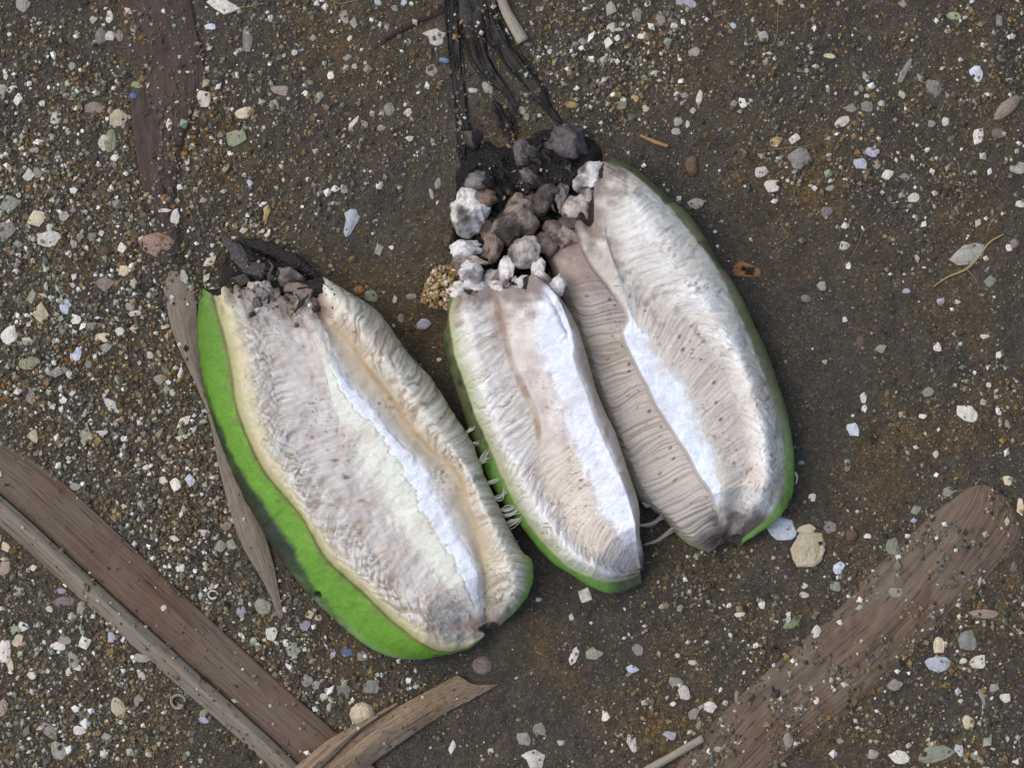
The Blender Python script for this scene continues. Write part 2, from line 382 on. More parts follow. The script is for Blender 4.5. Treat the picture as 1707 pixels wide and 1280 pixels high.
def detA(u, v, P, C):
    x, y = P[..., 0], P[..., 1]; D = 0*u
    # comb of curved fibres on the long lobe
    wl_ = win(1.35, 3.0, v, .22)*win(.08, .97, u, .05)
    ph = u*42 - 1.5*(v-1.4) + .9*np.exp(-((v-1.3)/.35)**2) + 1.3*fbm(u*9, v*1.2, 3, 2)
    ph = ph+.5*fbm(x/9., y/9., 18, 2)
    rib = np.clip(cells(ph, 61, .45), 0, 1)
    amp = np.clip(.35+1.2*vnoise(u*13, v*2.2, 8)*sstep(.15, .6, vnoise(u*30, v*3, 28)), 0, 1.3)
    fine = vnoise(ph*4.2, v*1.4, 63)
    D += wl_*(amp*(rib-.6)*2.6+(fine-.5)*1.5)
    C = darken(C, wl_*np.clip(amp*np.clip(1-rib*2.2, 0, 1)*.85+(fine < .3)*.2, 0, .9), (140, 118, 92))
    # rolls on the opposite lobe
    wr = win(7.25, 9.0, v, .2)*win(.02, .98, u, .03)
    ph = u*30+1.3*(v-8)-.8*(v-8)**2+1.0*fbm(u*9, v*1.3, 13, 2)+.25*fbm(x/8., y/8., 19, 2); rib = 1-np.clip(cells(ph, 67, .45), 0, 1)
    amp = np.clip(1.5*vnoise(u*17, v*1.8, 14)+.1, 0, 1)
    fine = vnoise(ph*5, v*1.2, 64)
    D += wr*((np.sqrt(np.clip(1-rib**2.5, 0, 1))-.6)*3.0*amp*(1-.6*sstep(.55, .8, u))+(fine-.5)*1.4)
    C = darken(C, wr*np.clip((rib-.68)*4, 0, 1)*.8*amp*(1-.6*sstep(.5, .8, u)), (122, 106, 84))
    C = darken(C, wr*(fine < .3)*.10, (140, 122, 95))
    s1 = stripes(u, v, 120, 2.6, 601); wf = (win(1.3, 3.3, v, .25)+win(7.2, 9.0, v, .2))*win(.06, .95, u, .04)
    D += wf*(s1-.5)*2.2; C = darken(C, np.clip(wf*np.clip(.55-s1, 0, 1)*1.5, 0, .7), (150, 130, 106))
    s2 = stripes(u, v, 150, 3.4, 605); wf = win(3.1, 4.2, v, .2)*sstep(.1, .2, u); D += wf*(s2-.5)*1.2; C = darken(C, wf*np.clip(.5-s2, 0, 1)*.7, (166, 148, 130))
    # lumpy inner plane, cottage-like core
    wi = win(2.9, 4.0, v, .15); D += wi*(3.2*fbm(x/26., y/26., 21, 3)+.9*fbm(x/6., y/6., 22, 2))
    wc = win(4.0, 6.05, v, .1); D += wc*(1.9*fbm(x/13., y/13., 23, 3)+.8*fbm(x/5., y/5., 24, 2))
    jg = .22*fbm(x/9., y/9., 26, 3)+.14*fbm(x/30., y/30., 27, 2)
    g1 = sstep(3.9, 4.3, v+jg*1.3)*(1-sstep(4.94, 5.04, v+jg))*sstep(.14, .24, u)*(1-sstep(.88, .96, u)); C = darken(C, g1*.65, (218, 223, 208))
    g2 = sstep(4.96, 5.06, v+jg)*(1-sstep(5.7, 6.15, v+jg*.8))*sstep(.14, .24, u)*(1-sstep(.9, .97, u)); C = darken(C, g2*.85, (230, 236, 243))
    D += g1*2.0+g2*3.4; D -= win(4.95, 5.03, v+jg, .03)*sstep(.14, .24, u)*1.5
    C = darken(C, win(4.93, 5.02, v+jg, .03)*sstep(.14, .24, u)*.35, (164, 168, 150))
    wp = win(6.1, 7.0, v, .1); D += wp*(1.6*fbm(x/18., y/18., 25, 3))
    # torn step low on the plane
    C = darken(C, win(6.95, 7.2, v, .08)*win(.1, .75, u, .08)*(.25+.45*vnoise(u*22, v, 6)), (146, 118, 76))
    C = darken(C, np.clip(fbm(x/30., y/30., 31, 3)-.15, 0, 1)*.7*win(2.5, 4, v, .2), (172, 148, 130))
    dash = (np.clip(vnoise(x/3.0+y/12., y/6., 33)-.84, 0, 1)*9+np.clip(.10-np.abs(vnoise(x/13., y/13., 35)-.5), 0, 1)*7*(vnoise(x/8., y/8., 36) > .62))*np.clip(vnoise(x/40, y/40, 34)*1.9-.6, 0, 1)
    C = darken(C, np.clip(dash*win(1.3, 9, v, .1)*(1-.75*win(4.05, 6, v, .1)), 0, .8), (92, 72, 60))
    dots = win(3.55, 3.75, v, .05)*np.clip(vnoise(u*75, v*2, 35)-.72, 0, 1)*4*win(.15, .62, u, .05)
    C = darken(C, np.clip(dots, 0, .8), (70, 55, 48))
    # browned ends
    end = sstep(.93, .995, u+.03*fbm(x/20, y/20, 36, 2))*win(.8, 9.3, v, .3); C = darken(C, end*.75, (96, 78, 72))
    low = sstep(.80, .95, u)*win(1.3, 4, v, .3)*np.clip(.5+1.6*fbm(x/22., y/16., 37, 3), 0, 1); C = darken(C, low*.6, (150, 124, 100))
    D += sstep(.80, .95, u)*win(1.3, 4, v, .3)*3*fbm(x/14., y/9., 38, 3)
    top = (1-sstep(.02, .11, u+.05*fbm(x/20, y/20, 39, 2)))*win(.9, 7.6, v, .2); C = darken(C, top*.8, (120, 104, 92))
    D += top*5*fbm(x/11., y/11., 40, 3)
    # skin: dark stain plus flank shade, painted as one ragged band, dry rim line, worm hole
    st = win(.17, .74, u+.04*fbm(x/25, y/25, 42, 2), .09)*(1-sstep(.44, .60, v+.08*fbm(x/22., y/22., 43, 3)+1.9*np.abs(u-.44)**1.5))
    C = darken(C, np.clip(st, 0, 1)*.93, (34, 32, 34))
    C = darken(C, sstep(1.0, 1.02, v)*(1-sstep(1.5, 1.9, v+.3*fbm(x/20., y/20., 47, 2))), (200, 190, 160)); C = darken(C, sstep(1.0, 1.02, v)*(1-sstep(1.1, 1.5, v))*.75, (150, 148, 84))
    C = darken(C, (v < 1.02)*sstep(.80, .95, v+.08*fbm(x/14., y/14., 48, 2))*.6, (112, 112, 58))
    C = darken(C, (v < .95)*np.clip(fbm(x/34., y/34., 49, 3)-.1, 0, 1)*.5, (78, 112, 40)); C = darken(C, (v < .95)*np.clip(vnoise(x/5., y/5., 50)-.86, 0, 1)*5*.6, (46, 52, 30))
    C = darken(C, win(.95, 1.06, v, .04)*(.35+.5*vnoise(u*60, v, 44)), (70, 66, 34))
    C = darken(C, (v < .98)*(1-sstep(.0, .3, u))*.5, (66, 98, 36))
    pale = win(.6, .93, u, .08)*win(-.4, .28, v, .16)*(.35+.5*fbm(x/15., y/15., 46, 3)); C = darken(C, np.clip(pale, 0, .6), (138, 168, 112))  # highlight painted in: whitish sheen along the low outer edge
    D += (v < 1)*1.2*fbm(x/40., y/40., 45, 2)
    hole = 1-sstep(4.5, 7.0, np.hypot(x-529, y-992)); C = darken(C, hole, (22, 16, 12)); D -= hole*6*(v < 1)
    # torn green lip low on the far side
    gl = sstep(.78, .86, u)*win(8.55, 10.2, v, .22); C = darken(C, gl*.85*(1-end), (112, 156, 64))
    return D, C
colA = [(64,84,30),(94,138,38),(102,150,42),(211,208,198),(207,202,195),(204,198,191),(209,205,197),(210,205,196),(192,177,150),(211,208,196),(150,144,114),(70,74,46)]
# column colours: under, R0..R9, under
cA = inset(A['R4'], A['R5'], .5)
fa, baseA, PA, vA = fruit('split_fruit', 'split fruit with broad bright green skin rim and dark stained flank', [
    (A['R0'], env(46, .8, .45)), (A['R1'], env(100, .7, .42)), (A['R2'], env(116, .62, .42)), (A['R3'], env(109, .6, .45)), (A['R4'], env(98, .6, .5)),
    (A['R5'], env(108, .6, .5)), (A['R6'], env(104, .6, .5)), (A['R7'], env(88, .6, .55)), (A['R8'], env(117, .6, .45)), (A['R9'], env(62, .7, .5))],
    (inset(A['R0'], cA, .38), -5), (inset(A['R9'], cA, .38), -5), colA, detA,
    {'skin': (-1, 1, M_skin), 'flesh': (1, 4, M_flesh), 'core': (4, 6, M_core), 'flesh_lobe': (6, 9, M_flesh), 'back_skin': (9, 10, M_skin)})

# ---- second fruit piece: white lobe and raised white core strip
B = dict(
 B0=[(748,500),(745,534),(741,571),(748,609),(762,651),(777,700),(796,754),(812,795),(841,841),(871,878),(900,915),(925,940),(951,955),(979,974),(1012,988),(1040,985),(1070,972)],
 B1=[(755,490),(750,527),(756,571),(764,605),(781,651),(793,690),(805,715),(817,742),(834,780),(850,817),(869,852),(895,888),(923,920),(951,945),(998,965),(1031,967),(1067,957)],
 B2=[(780,485),(782,530),(795,580),(810,640),(825,690),(845,740),(870,790),(895,840),(925,885),(955,920),(995,945),(1030,957),(1067,952)],
 B3=[(812,480),(825,501),(842,562),(851,599),(870,644),(893,693),(900,745),(912,790),(935,840),(958,880),(990,915),(1030,945),(1067,949)],
 B4=[(870,478),(884,500),(893,562),(905,604),(919,644),(933,679),(943,712),(958,747),(974,780),(986,812),(1000,859),(1026,887),(1045,915),(1067,947)],
 B5=[(900,465),(931,499),(950,545),(957,578),(956,595),(964,623),(978,656),(990,693),(1003,725),(1024,773),(1038,805),(1050,840),(1059,878),(1062,911),(1068,945)],
 B6=[(912,462),(943,510),(961,543),(975,585),(992,646),(1008,686),(1025,721),(1037,757),(1052,801),(1062,831),(1066,856),(1066,890),(1071,920),(1073,950)])
def detB(u, v, P, C):
    x, y = P[..., 0], P[..., 1]; D = 0*u
    w1 = win(1.05, 2.9, v, .2)*(1-sstep(.5, .72, u)*.55)
    ph = u*34+.9*(v-2)+.8*(v-2)**2+1.1*fbm(u*8, v, 53, 2)+.25*fbm(x/8., y/8., 59, 2); rib = 1-np.clip(cells(ph, 71, .45), 0, 1)
    amp = np.clip(1.5*vnoise(u*15, v*2.0, 56)-.1, 0, 1); fine = vnoise(ph*4.5, v*1.2, 57)
    D += w1*((np.sqrt(np.clip(1-rib**3, 0, 1))-.7)*3.0*amp+(fine-.5)*1.3)
    C = darken(C, w1*np.clip((rib-.72)*4, 0, 1)*.7*amp, (146, 126, 104)); C = darken(C, w1*(fine < .28)*.10, (150, 130, 108))
    C = darken(C, win(1, 3, v, .2)*np.clip(fbm(x/26., y/26., 58, 3)+.05, 0, 1)*.55*(1-.5*sstep(.4, .6, u)), (196, 184, 166))
    D += win(1, 3, v, .2)*1.6*fbm(x/22., y/22., 54, 3)
    s1 = stripes(u, v, 115, 2.2, 611); wf = win(1.05, 2.9, v, .2); D += wf*(s1-.5)*1.8; C = darken(C, wf*np.clip(.5-s1, 0, 1)*.9, (164, 148, 130))
    # fine fibres running across
    s = stripes(u, v, 150, 3.0, 60)
    wf = win(2.2, 4.0, v, .3)*sstep(.42, .6, u)
    D += wf*(s-.5)*2.6; C = darken(C, wf*np.clip(.62-s, 0, 1)*1.0, (150, 130, 108))
    wf2 = sstep(.45, .6, u)*win(2.6, 3.95, v, .25)*(1-sstep(.86, .95, u)); C = darken(C, wf2*.45, (204, 190, 170))
    wpl = win(3.05, 4.0, v, .1)*(1-sstep(.5, .62, u)); D += wpl*1.6*fbm(x/16., y/16., 61, 3)
    C = darken(C, wpl*np.clip(.2+.9*fbm(x/24., y/34., 62, 3), 0, .7), (176, 160, 158))
    C = darken(C, win(2.9, 3.12, v, .06)*win(.02, .48, u, .04)*(.35+.4*vnoise(u*30, v, 63)), (142, 112, 70))
    red = np.exp(-(((x-833)/10.)**2+((y-530)/38.)**2)); C = darken(C, red*.6, (128, 92, 84))
    dots = dots_at(u, v, 3.74, 21, 301)*sstep(.5, .55, u)*(1-sstep(.9, .93, u)); C = darken(C, np.clip(dots, 0, .8), (76, 62, 60))
    dash = (np.clip(vnoise(x/6., y/2.6, 64)-.85, 0, 1)*8+np.clip(.09-np.abs(vnoise(x/11., y/7., 67)-.5), 0, 1)*7*(vnoise(x/8., y/8., 68) > .66))*np.clip(vnoise(x/40, y/40, 65)*1.7-.5, 0, 1); C = darken(C, np.clip(dash*win(1.2, 4, v, .1), 0, .7), (120, 92, 74))
    jg = .22*fbm(x/8., y/8., 75, 3)+.2*fbm(x/34., y/34., 76, 2); cw = sstep(3.94, 4.24, v+jg)*(1-sstep(4.98, 5.03, v)); C = darken(C, cw*(1-sstep(.88, .95, u))*sstep(.0, .06, u)*.95, (228, 233, 243)); D += cw*2
    wc = win(4.0, 5.05, v, .04); D += wc*(1.3*fbm(x/11., y/11., 66, 3)+.9*fbm(x/4., y/4., 67, 2))
    crack = np.exp(-((v-4.62-.22*(u-.1)*5-.05*fbm(u*60, 0*u, 68, 2))/.035)**2)*win(.06, .215, u, .015); D -= crack*7; C = darken(C, crack*.5, (110, 108, 112))
    ws = win(5.05, 6.0, v, .06); D += ws*1.6*fbm(x/9., y/15., 69, 3); C = darken(C, ws*np.clip(.1+.7*fbm(x/14., y/30., 70, 2), 0, .5), (150, 122, 86))
    top = (1-sstep(.0, .13, u+.07*fbm(x/17, y/17, 71, 3)))*win(.9, 6, v, .2); C = darken(C, np.clip(top*.9, 0, .85), (112, 96, 90))
    end = sstep(.925, .985, u+.03*fbm(x/18, y/18, 72, 2)); C = darken(C, end*.85, (84, 72, 70))
    pur = sstep(.84, .95, u)*win(2.8, 5, v, .3); C = darken(C, pur*.5, (176, 166, 178))
    # skin
    sk = 1-sstep(.85, 1.0, v)
    C = darken(C, (1-sstep(.84, .96, v+.06*fbm(x/10., y/10., 176, 2)))*.85, (100, 146, 52)); C = darken(C, win(.9, 1.25, v, .08)*.4, (176, 180, 128))
    C = darken(C, sk*(1-sstep(.36, .5, u+.04*fbm(x/20, y/20, 73, 2)))*.85, (84, 80, 62))
    C = darken(C, sk*np.clip(fbm(x/14., y/20., 74, 3), 0, 1)*(1-sstep(.4, .55, u)), (30, 28, 24))
    C = darken(C, sk*sstep(.9, .95, u)*.8, (74, 66, 60))
    return D, C
colB = [(50,64,32),(92,134,54),(186,192,158),(226,225,222),(211,205,194),(211,206,200),(213,208,203),(178,163,138),(84,70,56)]
cB = inset(B['B3'], B['B4'], .5)
fb, baseB, PB, vB = fruit('split_fruit', 'split fruit piece with raised white core strip between the two other pieces', [
    (B['B0'], env(42, .9, .4)), (B['B1'], env(78, .8, .4)), (B['B2'], env(112, .8, .4)), (B['B3'], env(102, .8, .42)), (B['B4'], env(124, .8, .45)),
    (B['B5'], env(132, .8, .45)), (B['B6'], env(84, .8, .4))],
    (inset(B['B0'], cB, .35), -5), (inset(B['B6'], cB, .75), -5), colB, detB,
    {'skin': (-1, 1, M_skin), 'flesh': (1, 4, M_flesh), 'core': (4, 5, M_core), 'torn_side': (5, 7, M_flesh)})

# ---- third fruit piece: shaded fibrous wing, core strip, white lobe, olive skin
Cc = dict(
 C0=[(890,400),(915,440),(935,490),(955,550),(978,620),(998,680),(1018,730),(1040,785),(1060,828),(1084,848),(1106,864),(1128,890),(1150,908),(1182,921)],
 C1=[(905,395),(940,470),(965,530),(985,590),(1005,650),(1025,700),(1045,750),(1065,800),(1088,838),(1112,858),(1140,885),(1168,904),(1192,912)],
 C2=[(955,380),(982,440),(1013,480),(1043,530),(1035,560),(1057,610),(1076,647),(1092,680),(1112,711),(1143,759),(1161,793),(1182,823),(1196,860),(1201,897)],
 C3=[(960,376),(987,436),(1018,476),(1049,528),(1040,557),(1062,607),(1081,644),(1097,677),(1117,708),(1148,756),(1166,790),(1187,820),(1199,858),(1203,896)],
 C4=[(985,370),(1015,430),(1040,490),(1058,535),(1084,564),(1108,601),(1139,644),(1160,683),(1181,729),(1196,771),(1205,814),(1208,860),(1207,895)],
 C5=[(1000,300),(1010,360),(1030,420),(1060,465),(1095,505),(1140,530),(1185,580),(1210,620),(1228,686),(1243,735),(1248,775),(1236,814),(1224,860),(1213,893)],
 C6=[(1008,285),(1050,330),(1090,390),(1130,440),(1170,500),(1210,560),(1240,620),(1262,690),(1275,745),(1275,800),(1255,850),(1225,891)],
 C7=[(1010,268),(1040,282),(1075,310),(1110,345),(1145,388),(1180,430),(1212,490),(1237,545),(1260,600),(1277,645),(1290,700),(1297,750),(1299,800),(1290,835),(1272,862),(1238,893)],
 C8=[(1018,262),(1052,278),(1082,300),(1120,335),(1150,362),(1182,410),(1202,445),(1227,482),(1245,515),(1258,545),(1280,592),(1298,644),(1313,692),(1322,747),(1324,793),(1319,829),(1298,863),(1271,884),(1234,908)])
def detC(u, v, P, C):
    x, y = P[..., 0], P[..., 1]; D = 0*u
    s = stripes(u, v, 130, -5.0, 80); ww = win(.6, 1.98, v, .1)*sstep(.12, .2, u)
    D += ww*(s-.5)*2.6; C = darken(C, ww*np.clip(.6-s, 0, 1)*1.25, (128, 112, 100))
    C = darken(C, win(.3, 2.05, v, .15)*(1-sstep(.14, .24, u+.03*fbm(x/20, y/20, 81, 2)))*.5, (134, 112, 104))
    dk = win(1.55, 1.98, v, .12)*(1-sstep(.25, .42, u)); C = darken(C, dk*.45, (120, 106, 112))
    dots = (dots_at(u, v, 1.76, 25, 302)+.7*dots_at(u, v, 1.5, 17, 303, 1.8))*sstep(.12, .2, u)*(1-sstep(.9, .93, u)); C = darken(C, np.clip(dots, 0, .85), (62, 50, 52))
    curl = np.clip(np.abs(vnoise(x/7., y/7., 82)-.5)*-14+.9, 0, 1)*win(1.5, 2, v, .1)*win(.22, .40, u, .04); C = darken(C, curl*.5, (70, 60, 66))
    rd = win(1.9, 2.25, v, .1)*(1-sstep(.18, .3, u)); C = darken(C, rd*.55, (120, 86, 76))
    wc = win(3.0, 4.0, v, .05)*sstep(.27, .31, u); D += wc*(1.2*fbm(x/11., y/11., 83, 3)+.8*fbm(x/4., y/4., 84, 2)); jg = .22*fbm(x/8., y/8., 98, 3)+.2*fbm(x/34., y/34., 77, 2); C = darken(C, sstep(3.0, 3.03, v)*(1-sstep(3.68, 4.0, v+jg))*sstep(.27, .31, u)*(1-sstep(.86, .93, u)), (228, 234, 244))
    cb = win(3.0, 4.0, v, .05)*(1-sstep(.27, .30, u)); D += cb*2*fbm(x/14., y/14., 85, 3); C = darken(C, cb*.6, (196, 184, 168))
    s2 = stripes(u, v, 140, 2.0, 86); wp = win(4.1, 5.05, v, .12)*sstep(.25, .35, u)*(1-sstep(.88, .94, u))
    D += wp*(s2-.5)*2.2; C = darken(C, wp*(.25+np.clip(.6-s2, 0, 1)*.8), (184, 168, 152))
    dots = dots_at(u, v, 4.55, 20, 304)*win(.3, .82, u, .04); C = darken(C, np.clip(dots, 0, .8), (76, 62, 60))
    gro = win(4.5, 5.2, v, .15)*win(.1, .42, u, .05)*np.clip(.2+1.4*fbm(x/13., y/13., 87, 3), 0, 1); C = darken(C, gro*.55, (128, 112, 100)); D -= gro*2.5
    wl_ = win(5.05, 7.0, v, .15); ph = u*26-1.2*(v-5)+1.4*fbm(u*8, v, 88, 2)+.3*fbm(x/9., y/9., 79, 2); rib = 1-np.clip(cells(ph, 73, .45), 0, 1)
    D += wl_*((np.sqrt(np.clip(1-rib**3, 0, 1))-.7)*1.8+(vnoise(ph*5, v*1.2, 99)-.5)*1.3+1.6*fbm(x/34., y/34., 89, 2)); C = darken(C, wl_*np.clip((rib-.85)*6, 0, 1)*.22*(vnoise(u*9, v*3, 90) > .4), (160, 146, 128))
    C = darken(C, wl_*np.clip(fbm(x/30., y/30., 91, 3)-.1, 0, 1)*.6, (196, 182, 166))
    dash = (np.clip(vnoise((x+y*.55)/3., (y-x*.3)/9., 92)-.84, 0, 1)*9+np.clip(.10-np.abs(vnoise((x+y*.5)/9., (y-x*.3)/20., 194)-.5), 0, 1)*7*(vnoise(x/9., y/9., 195) > .6))*np.clip(vnoise(x/40, y/40, 93)*1.9-.5, 0, 1); C = darken(C, np.clip(dash*win(4, 7.2, v, .1), 0, .75), (100, 82, 72))
    edge = win(6.6, 7.35, v, .2)*sstep(.3, .6, u)*np.clip(.15+1.2*fbm(x/9., y/22., 94, 3), 0, 1); C = darken(C, edge*.7, (120, 112, 88))
    end = sstep(.90, .97, u+.035*fbm(x/18, y/18, 95, 2)); C = darken(C, end*.85*(v < 7.3), (92, 76, 72))
    tip = np.exp(-(((x-1205)/26.)**2+((y-903)/20.)**2)); C = darken(C, np.clip(tip*1.2, 0, .95), (40, 32, 34)); D -= tip*4
    top = (1-sstep(.0, .12, u+.06*fbm(x/17, y/17, 172, 3))); C = darken(C, np.clip(top*.9, 0, .85), (104, 90, 84))
    sk = sstep(7.0, 7.2, v); C = darken(C, sk*sstep(.62, .85, u)*.8*(v > 7.3), (108, 164, 46)); C = darken(C, sk*(1-sstep(.05, .25, u))*.4, (70, 70, 50))
    C = darken(C, sk*np.clip(fbm(x/9., y/26., 96, 3)-.1, 0, 1)*.8, (70, 72, 44))
    D += 1.2*fbm(x/20., y/20., 97, 2)*(v > 7)
    C = darken(C, sstep(7.06, 7.22, v+.08*fbm(x/12., y/12., 100, 2))*.85*(1-.9*sstep(.62, .8, u)), (94, 98, 58))
    s3 = stripes(u, v, 115, -2.4, 621); wf = win(5.1, 6.9, v, .2); D += wf*(s3-.5)*1.8; C = darken(C, wf*np.clip(.5-s3, 0, 1)*.8, (168, 154, 138))
    gs = (1-sstep(.4, .9, v))*sstep(.8, .88, u)*(1-tip); C = darken(C, gs*.7, (120, 130, 88))
    return D, C
colC = [(64,66,42),(110,100,80),(192,185,173),(190,182,175),(211,205,198),(209,204,196),(204,198,188),(226,226,223),(205,203,190),(92,102,50),(54,62,30)]
cC = inset(Cc['C4'], Cc['C5'], .4)
fc, baseC, PC, vC = fruit('split_fruit', 'split fruit piece with olive skin edge and shaded fibrous wing', [
    (Cc['C0'], env(30, .8, .5)), (Cc['C1'], env(52, .8, .5)), (Cc['C2'], env(88, .75, .42)), (Cc['C3'], env(112, .75, .4)), (Cc['C4'], env(114, .75, .4)),
    (Cc['C5'], env(106, .75, .4)), (Cc['C6'], env(116, .7, .4)), (Cc['C7'], env(86, .8, .4)), (Cc['C8'], env(44, .9, .45))],
    (inset(Cc['C0'], cC, .3), -5), (inset(Cc['C8'], cC, .35), -5), colC, detC,
    {'wing': (-1, 2, M_flesh), 'torn_step': (2, 3, M_flesh), 'core': (3, 4, M_core), 'flesh': (4, 7, M_flesh), 'skin': (7, 9, M_skin)})

# ------------------------------------------------------------------ lumps, tubes, blobs
def icosphere(n):
    t = (1+5**.5)/2
    V = [(-1,t,0),(1,t,0),(-1,-t,0),(1,-t,0),(0,-1,t),(0,1,t),(0,-1,-t),(0,1,-t),(t,0,-1),(t,0,1),(-t,0,-1),(-t,0,1)]
    F = [(0,11,5),(0,5,1),(0,1,7),(0,7,10),(0,10,11),(1,5,9),(5,11,4),(11,10,2),(10,7,6),(7,1,8),(3,9,4),(3,4,2),(3,2,6),(3,6,8),(3,8,9),(4,9,5),(2,4,11),(6,2,10),(8,6,7),(9,8,1)]
    V = [np.array(v)/np.linalg.norm(v) for v in V]
    for _ in range(n):
        mid = {}; G = []
        def mp(a, b):
            k = (min(a, b), max(a, b))
            if k not in mid:
                p = V[a]+V[b]; V.append(p/np.linalg.norm(p)); mid[k] = len(V)-1
            return mid[k]
        for a, b, c in F:
            x, y, z = mp(a, b), mp(b, c), mp(c, a); G += [(a,x,z),(b,y,x),(c,z,y),(x,y,z)]
        F = G
    return np.array(V), np.array(F)
ICO3 = icosphere(3); ICO1 = icosphere(1)
rng = np.random.default_rng(11)
def lump_shape(r, cuts=3, rough=.34):
    V = ICO3[0].copy()
    for _ in range(cuts):
        n = r.normal(size=3); n /= np.linalg.norm(n); d = r.uniform(.45, .8)
        s = V@n; V = V-np.outer(np.clip(s-d, 0, None), n)*.92
    q = r.uniform(0, 50)
    f = 1+rough*fbm(V[:, 0]*1.5+q, V[:, 1]*1.5+V[:, 2]*1.2, int(q*7), 2)+.10*fbm(V[:, 0]*6.5+q, V[:, 1]*1.5+V[:, 2]*1.6, int(q*5), 3)+.12*fbm(V[:, 0]*3.0+q, V[:, 1]*3.0+V[:, 2]*2.6, int(q*3), 4)
    return V*f[:, None]
def chunk(name, x, y, w, h, z, rgb, parent, base, ang=None, brown=.4, mat=None):
    V = lump_shape(rng)
    V = V/np.abs(V).max(0)
    V *= np.array([w*.68, h*.68, min(w, h)*.62])
    a = math.radians(rng.uniform(-25, 25) if ang is None else ang)
    V = np.column_stack([V[:, 0]*math.cos(a)-V[:, 1]*math.sin(a), V[:, 0]*math.sin(a)+V[:, 1]*math.cos(a), V[:, 2]])
    c = np.tile(lin(rgb), (len(V), 1)); k = np.clip(fbm(V[:, 0]/9.+x, V[:, 1]/9.+y, 5, 3)*2.2, 0, 1)*min(1, brown*1.3)
    c = c*(1-k[:, None])+lin((86, 70, 62))*k[:, None]
    k = np.clip(fbm(V[:, 0]/24.+x*.7, V[:, 1]/24.+y, 15, 4)*2.0+(brown-.45)*.9, 0, 1)*.85; c = c*(1-k[:, None])+lin((32, 27, 26))*k[:, None]
    P = V+np.array([x, y, z-min(w, h)*.16])
    return link_mesh(name, to_world(P), ICO3[1][:, ::-1], mat or M_chunk, parent, base, c)
def blob(name, outline, hgt, rgb, parent, base, mat, seed=3, rough=6):
    o = smooth_line(outline+[outline[0]], 97)[:-1]; c = o.mean(0); nr = 26
    t = np.linspace(0, 1, nr)[:, None, None]; xy = c+(o[None]-c)*t
    x, y = xy[..., 0], xy[..., 1]
    z = hgt*(1-t[..., 0]**3)+rough*fbm(x/16., y/16., seed, 4)*(1-t[..., 0]**6)-8*t[..., 0]**8 + 0*x
    z = np.maximum(z, -8)
    P = np.stack([x, y, z], -1)
    k = np.clip(fbm(x/20., y/20., seed+9, 3), 0, 1)[..., None]
    C = lin(rgb)*(1-k)+lin((58, 50, 45))*k
    f = grid_faces(nr, 96, True)[:, ::-1]
    ob = link_mesh(name, to_world(P.reshape(-1, 3)), f, mat, parent, base, C.reshape(-1, 3)); raster(P, 98)
    return ob
def tube(name, pts, radii, rgb, mat, parent=None, base=None, n=40, k=8, flat=1.0, uvs=True, noise_amp=.0):
    p = smooth_line([q if len(q) == 3 else (*q, 3) for q in pts], n); r = ulist(radii, n)
    t = np.gradient(p, axis=0); t /= np.linalg.norm(t, axis=1, keepdims=True)+1e-9
    side = np.cross(t, [0, 0, 1.]); side /= np.linalg.norm(side, axis=1, keepdims=True)+1e-9; up = np.cross(side, t)
    a = np.linspace(0, 2*math.pi, k, endpoint=False)
    rr = r[:, None]*(1+noise_amp*fbm(np.arange(n)[:, None]/4.+0*a, a[None]*1.3+0*r[:, None], int(abs(pts[0][0])), 2))
    V = p[:, None]+side[:, None]*(np.cos(a)[None, :, None]*rr[..., None])+up[:, None]*(np.sin(a)[None, :, None]*rr[..., None]*flat)
    F = grid_faces(n, k, True); nv = n*k
    W = np.vstack([V.reshape(-1, 3), p[:1], p[-1:]])
    uv = np.vstack([np.stack([np.repeat(np.linspace(0, 1, n), k), np.tile(np.abs(np.linspace(-1, 1, k)), n)], 1), [[0, .5], [1, .5]]])
    caps = [(nv, (j+1) % k, j, j) for j in range(k)]+[(nv+1, (n-1)*k+j, (n-1)*k+(j+1) % k, (n-1)*k+(j+1) % k) for j in range(k)]
    me = None
    C = np.tile(lin(rgb), (len(W), 1))
    F3 = np.vstack([F[:, [0, 1, 2]], F[:, [0, 2, 3]], np.array(caps)[:, :3]])
    return link_mesh(name, to_world(W), F3, mat, parent, base, C, True, uv)

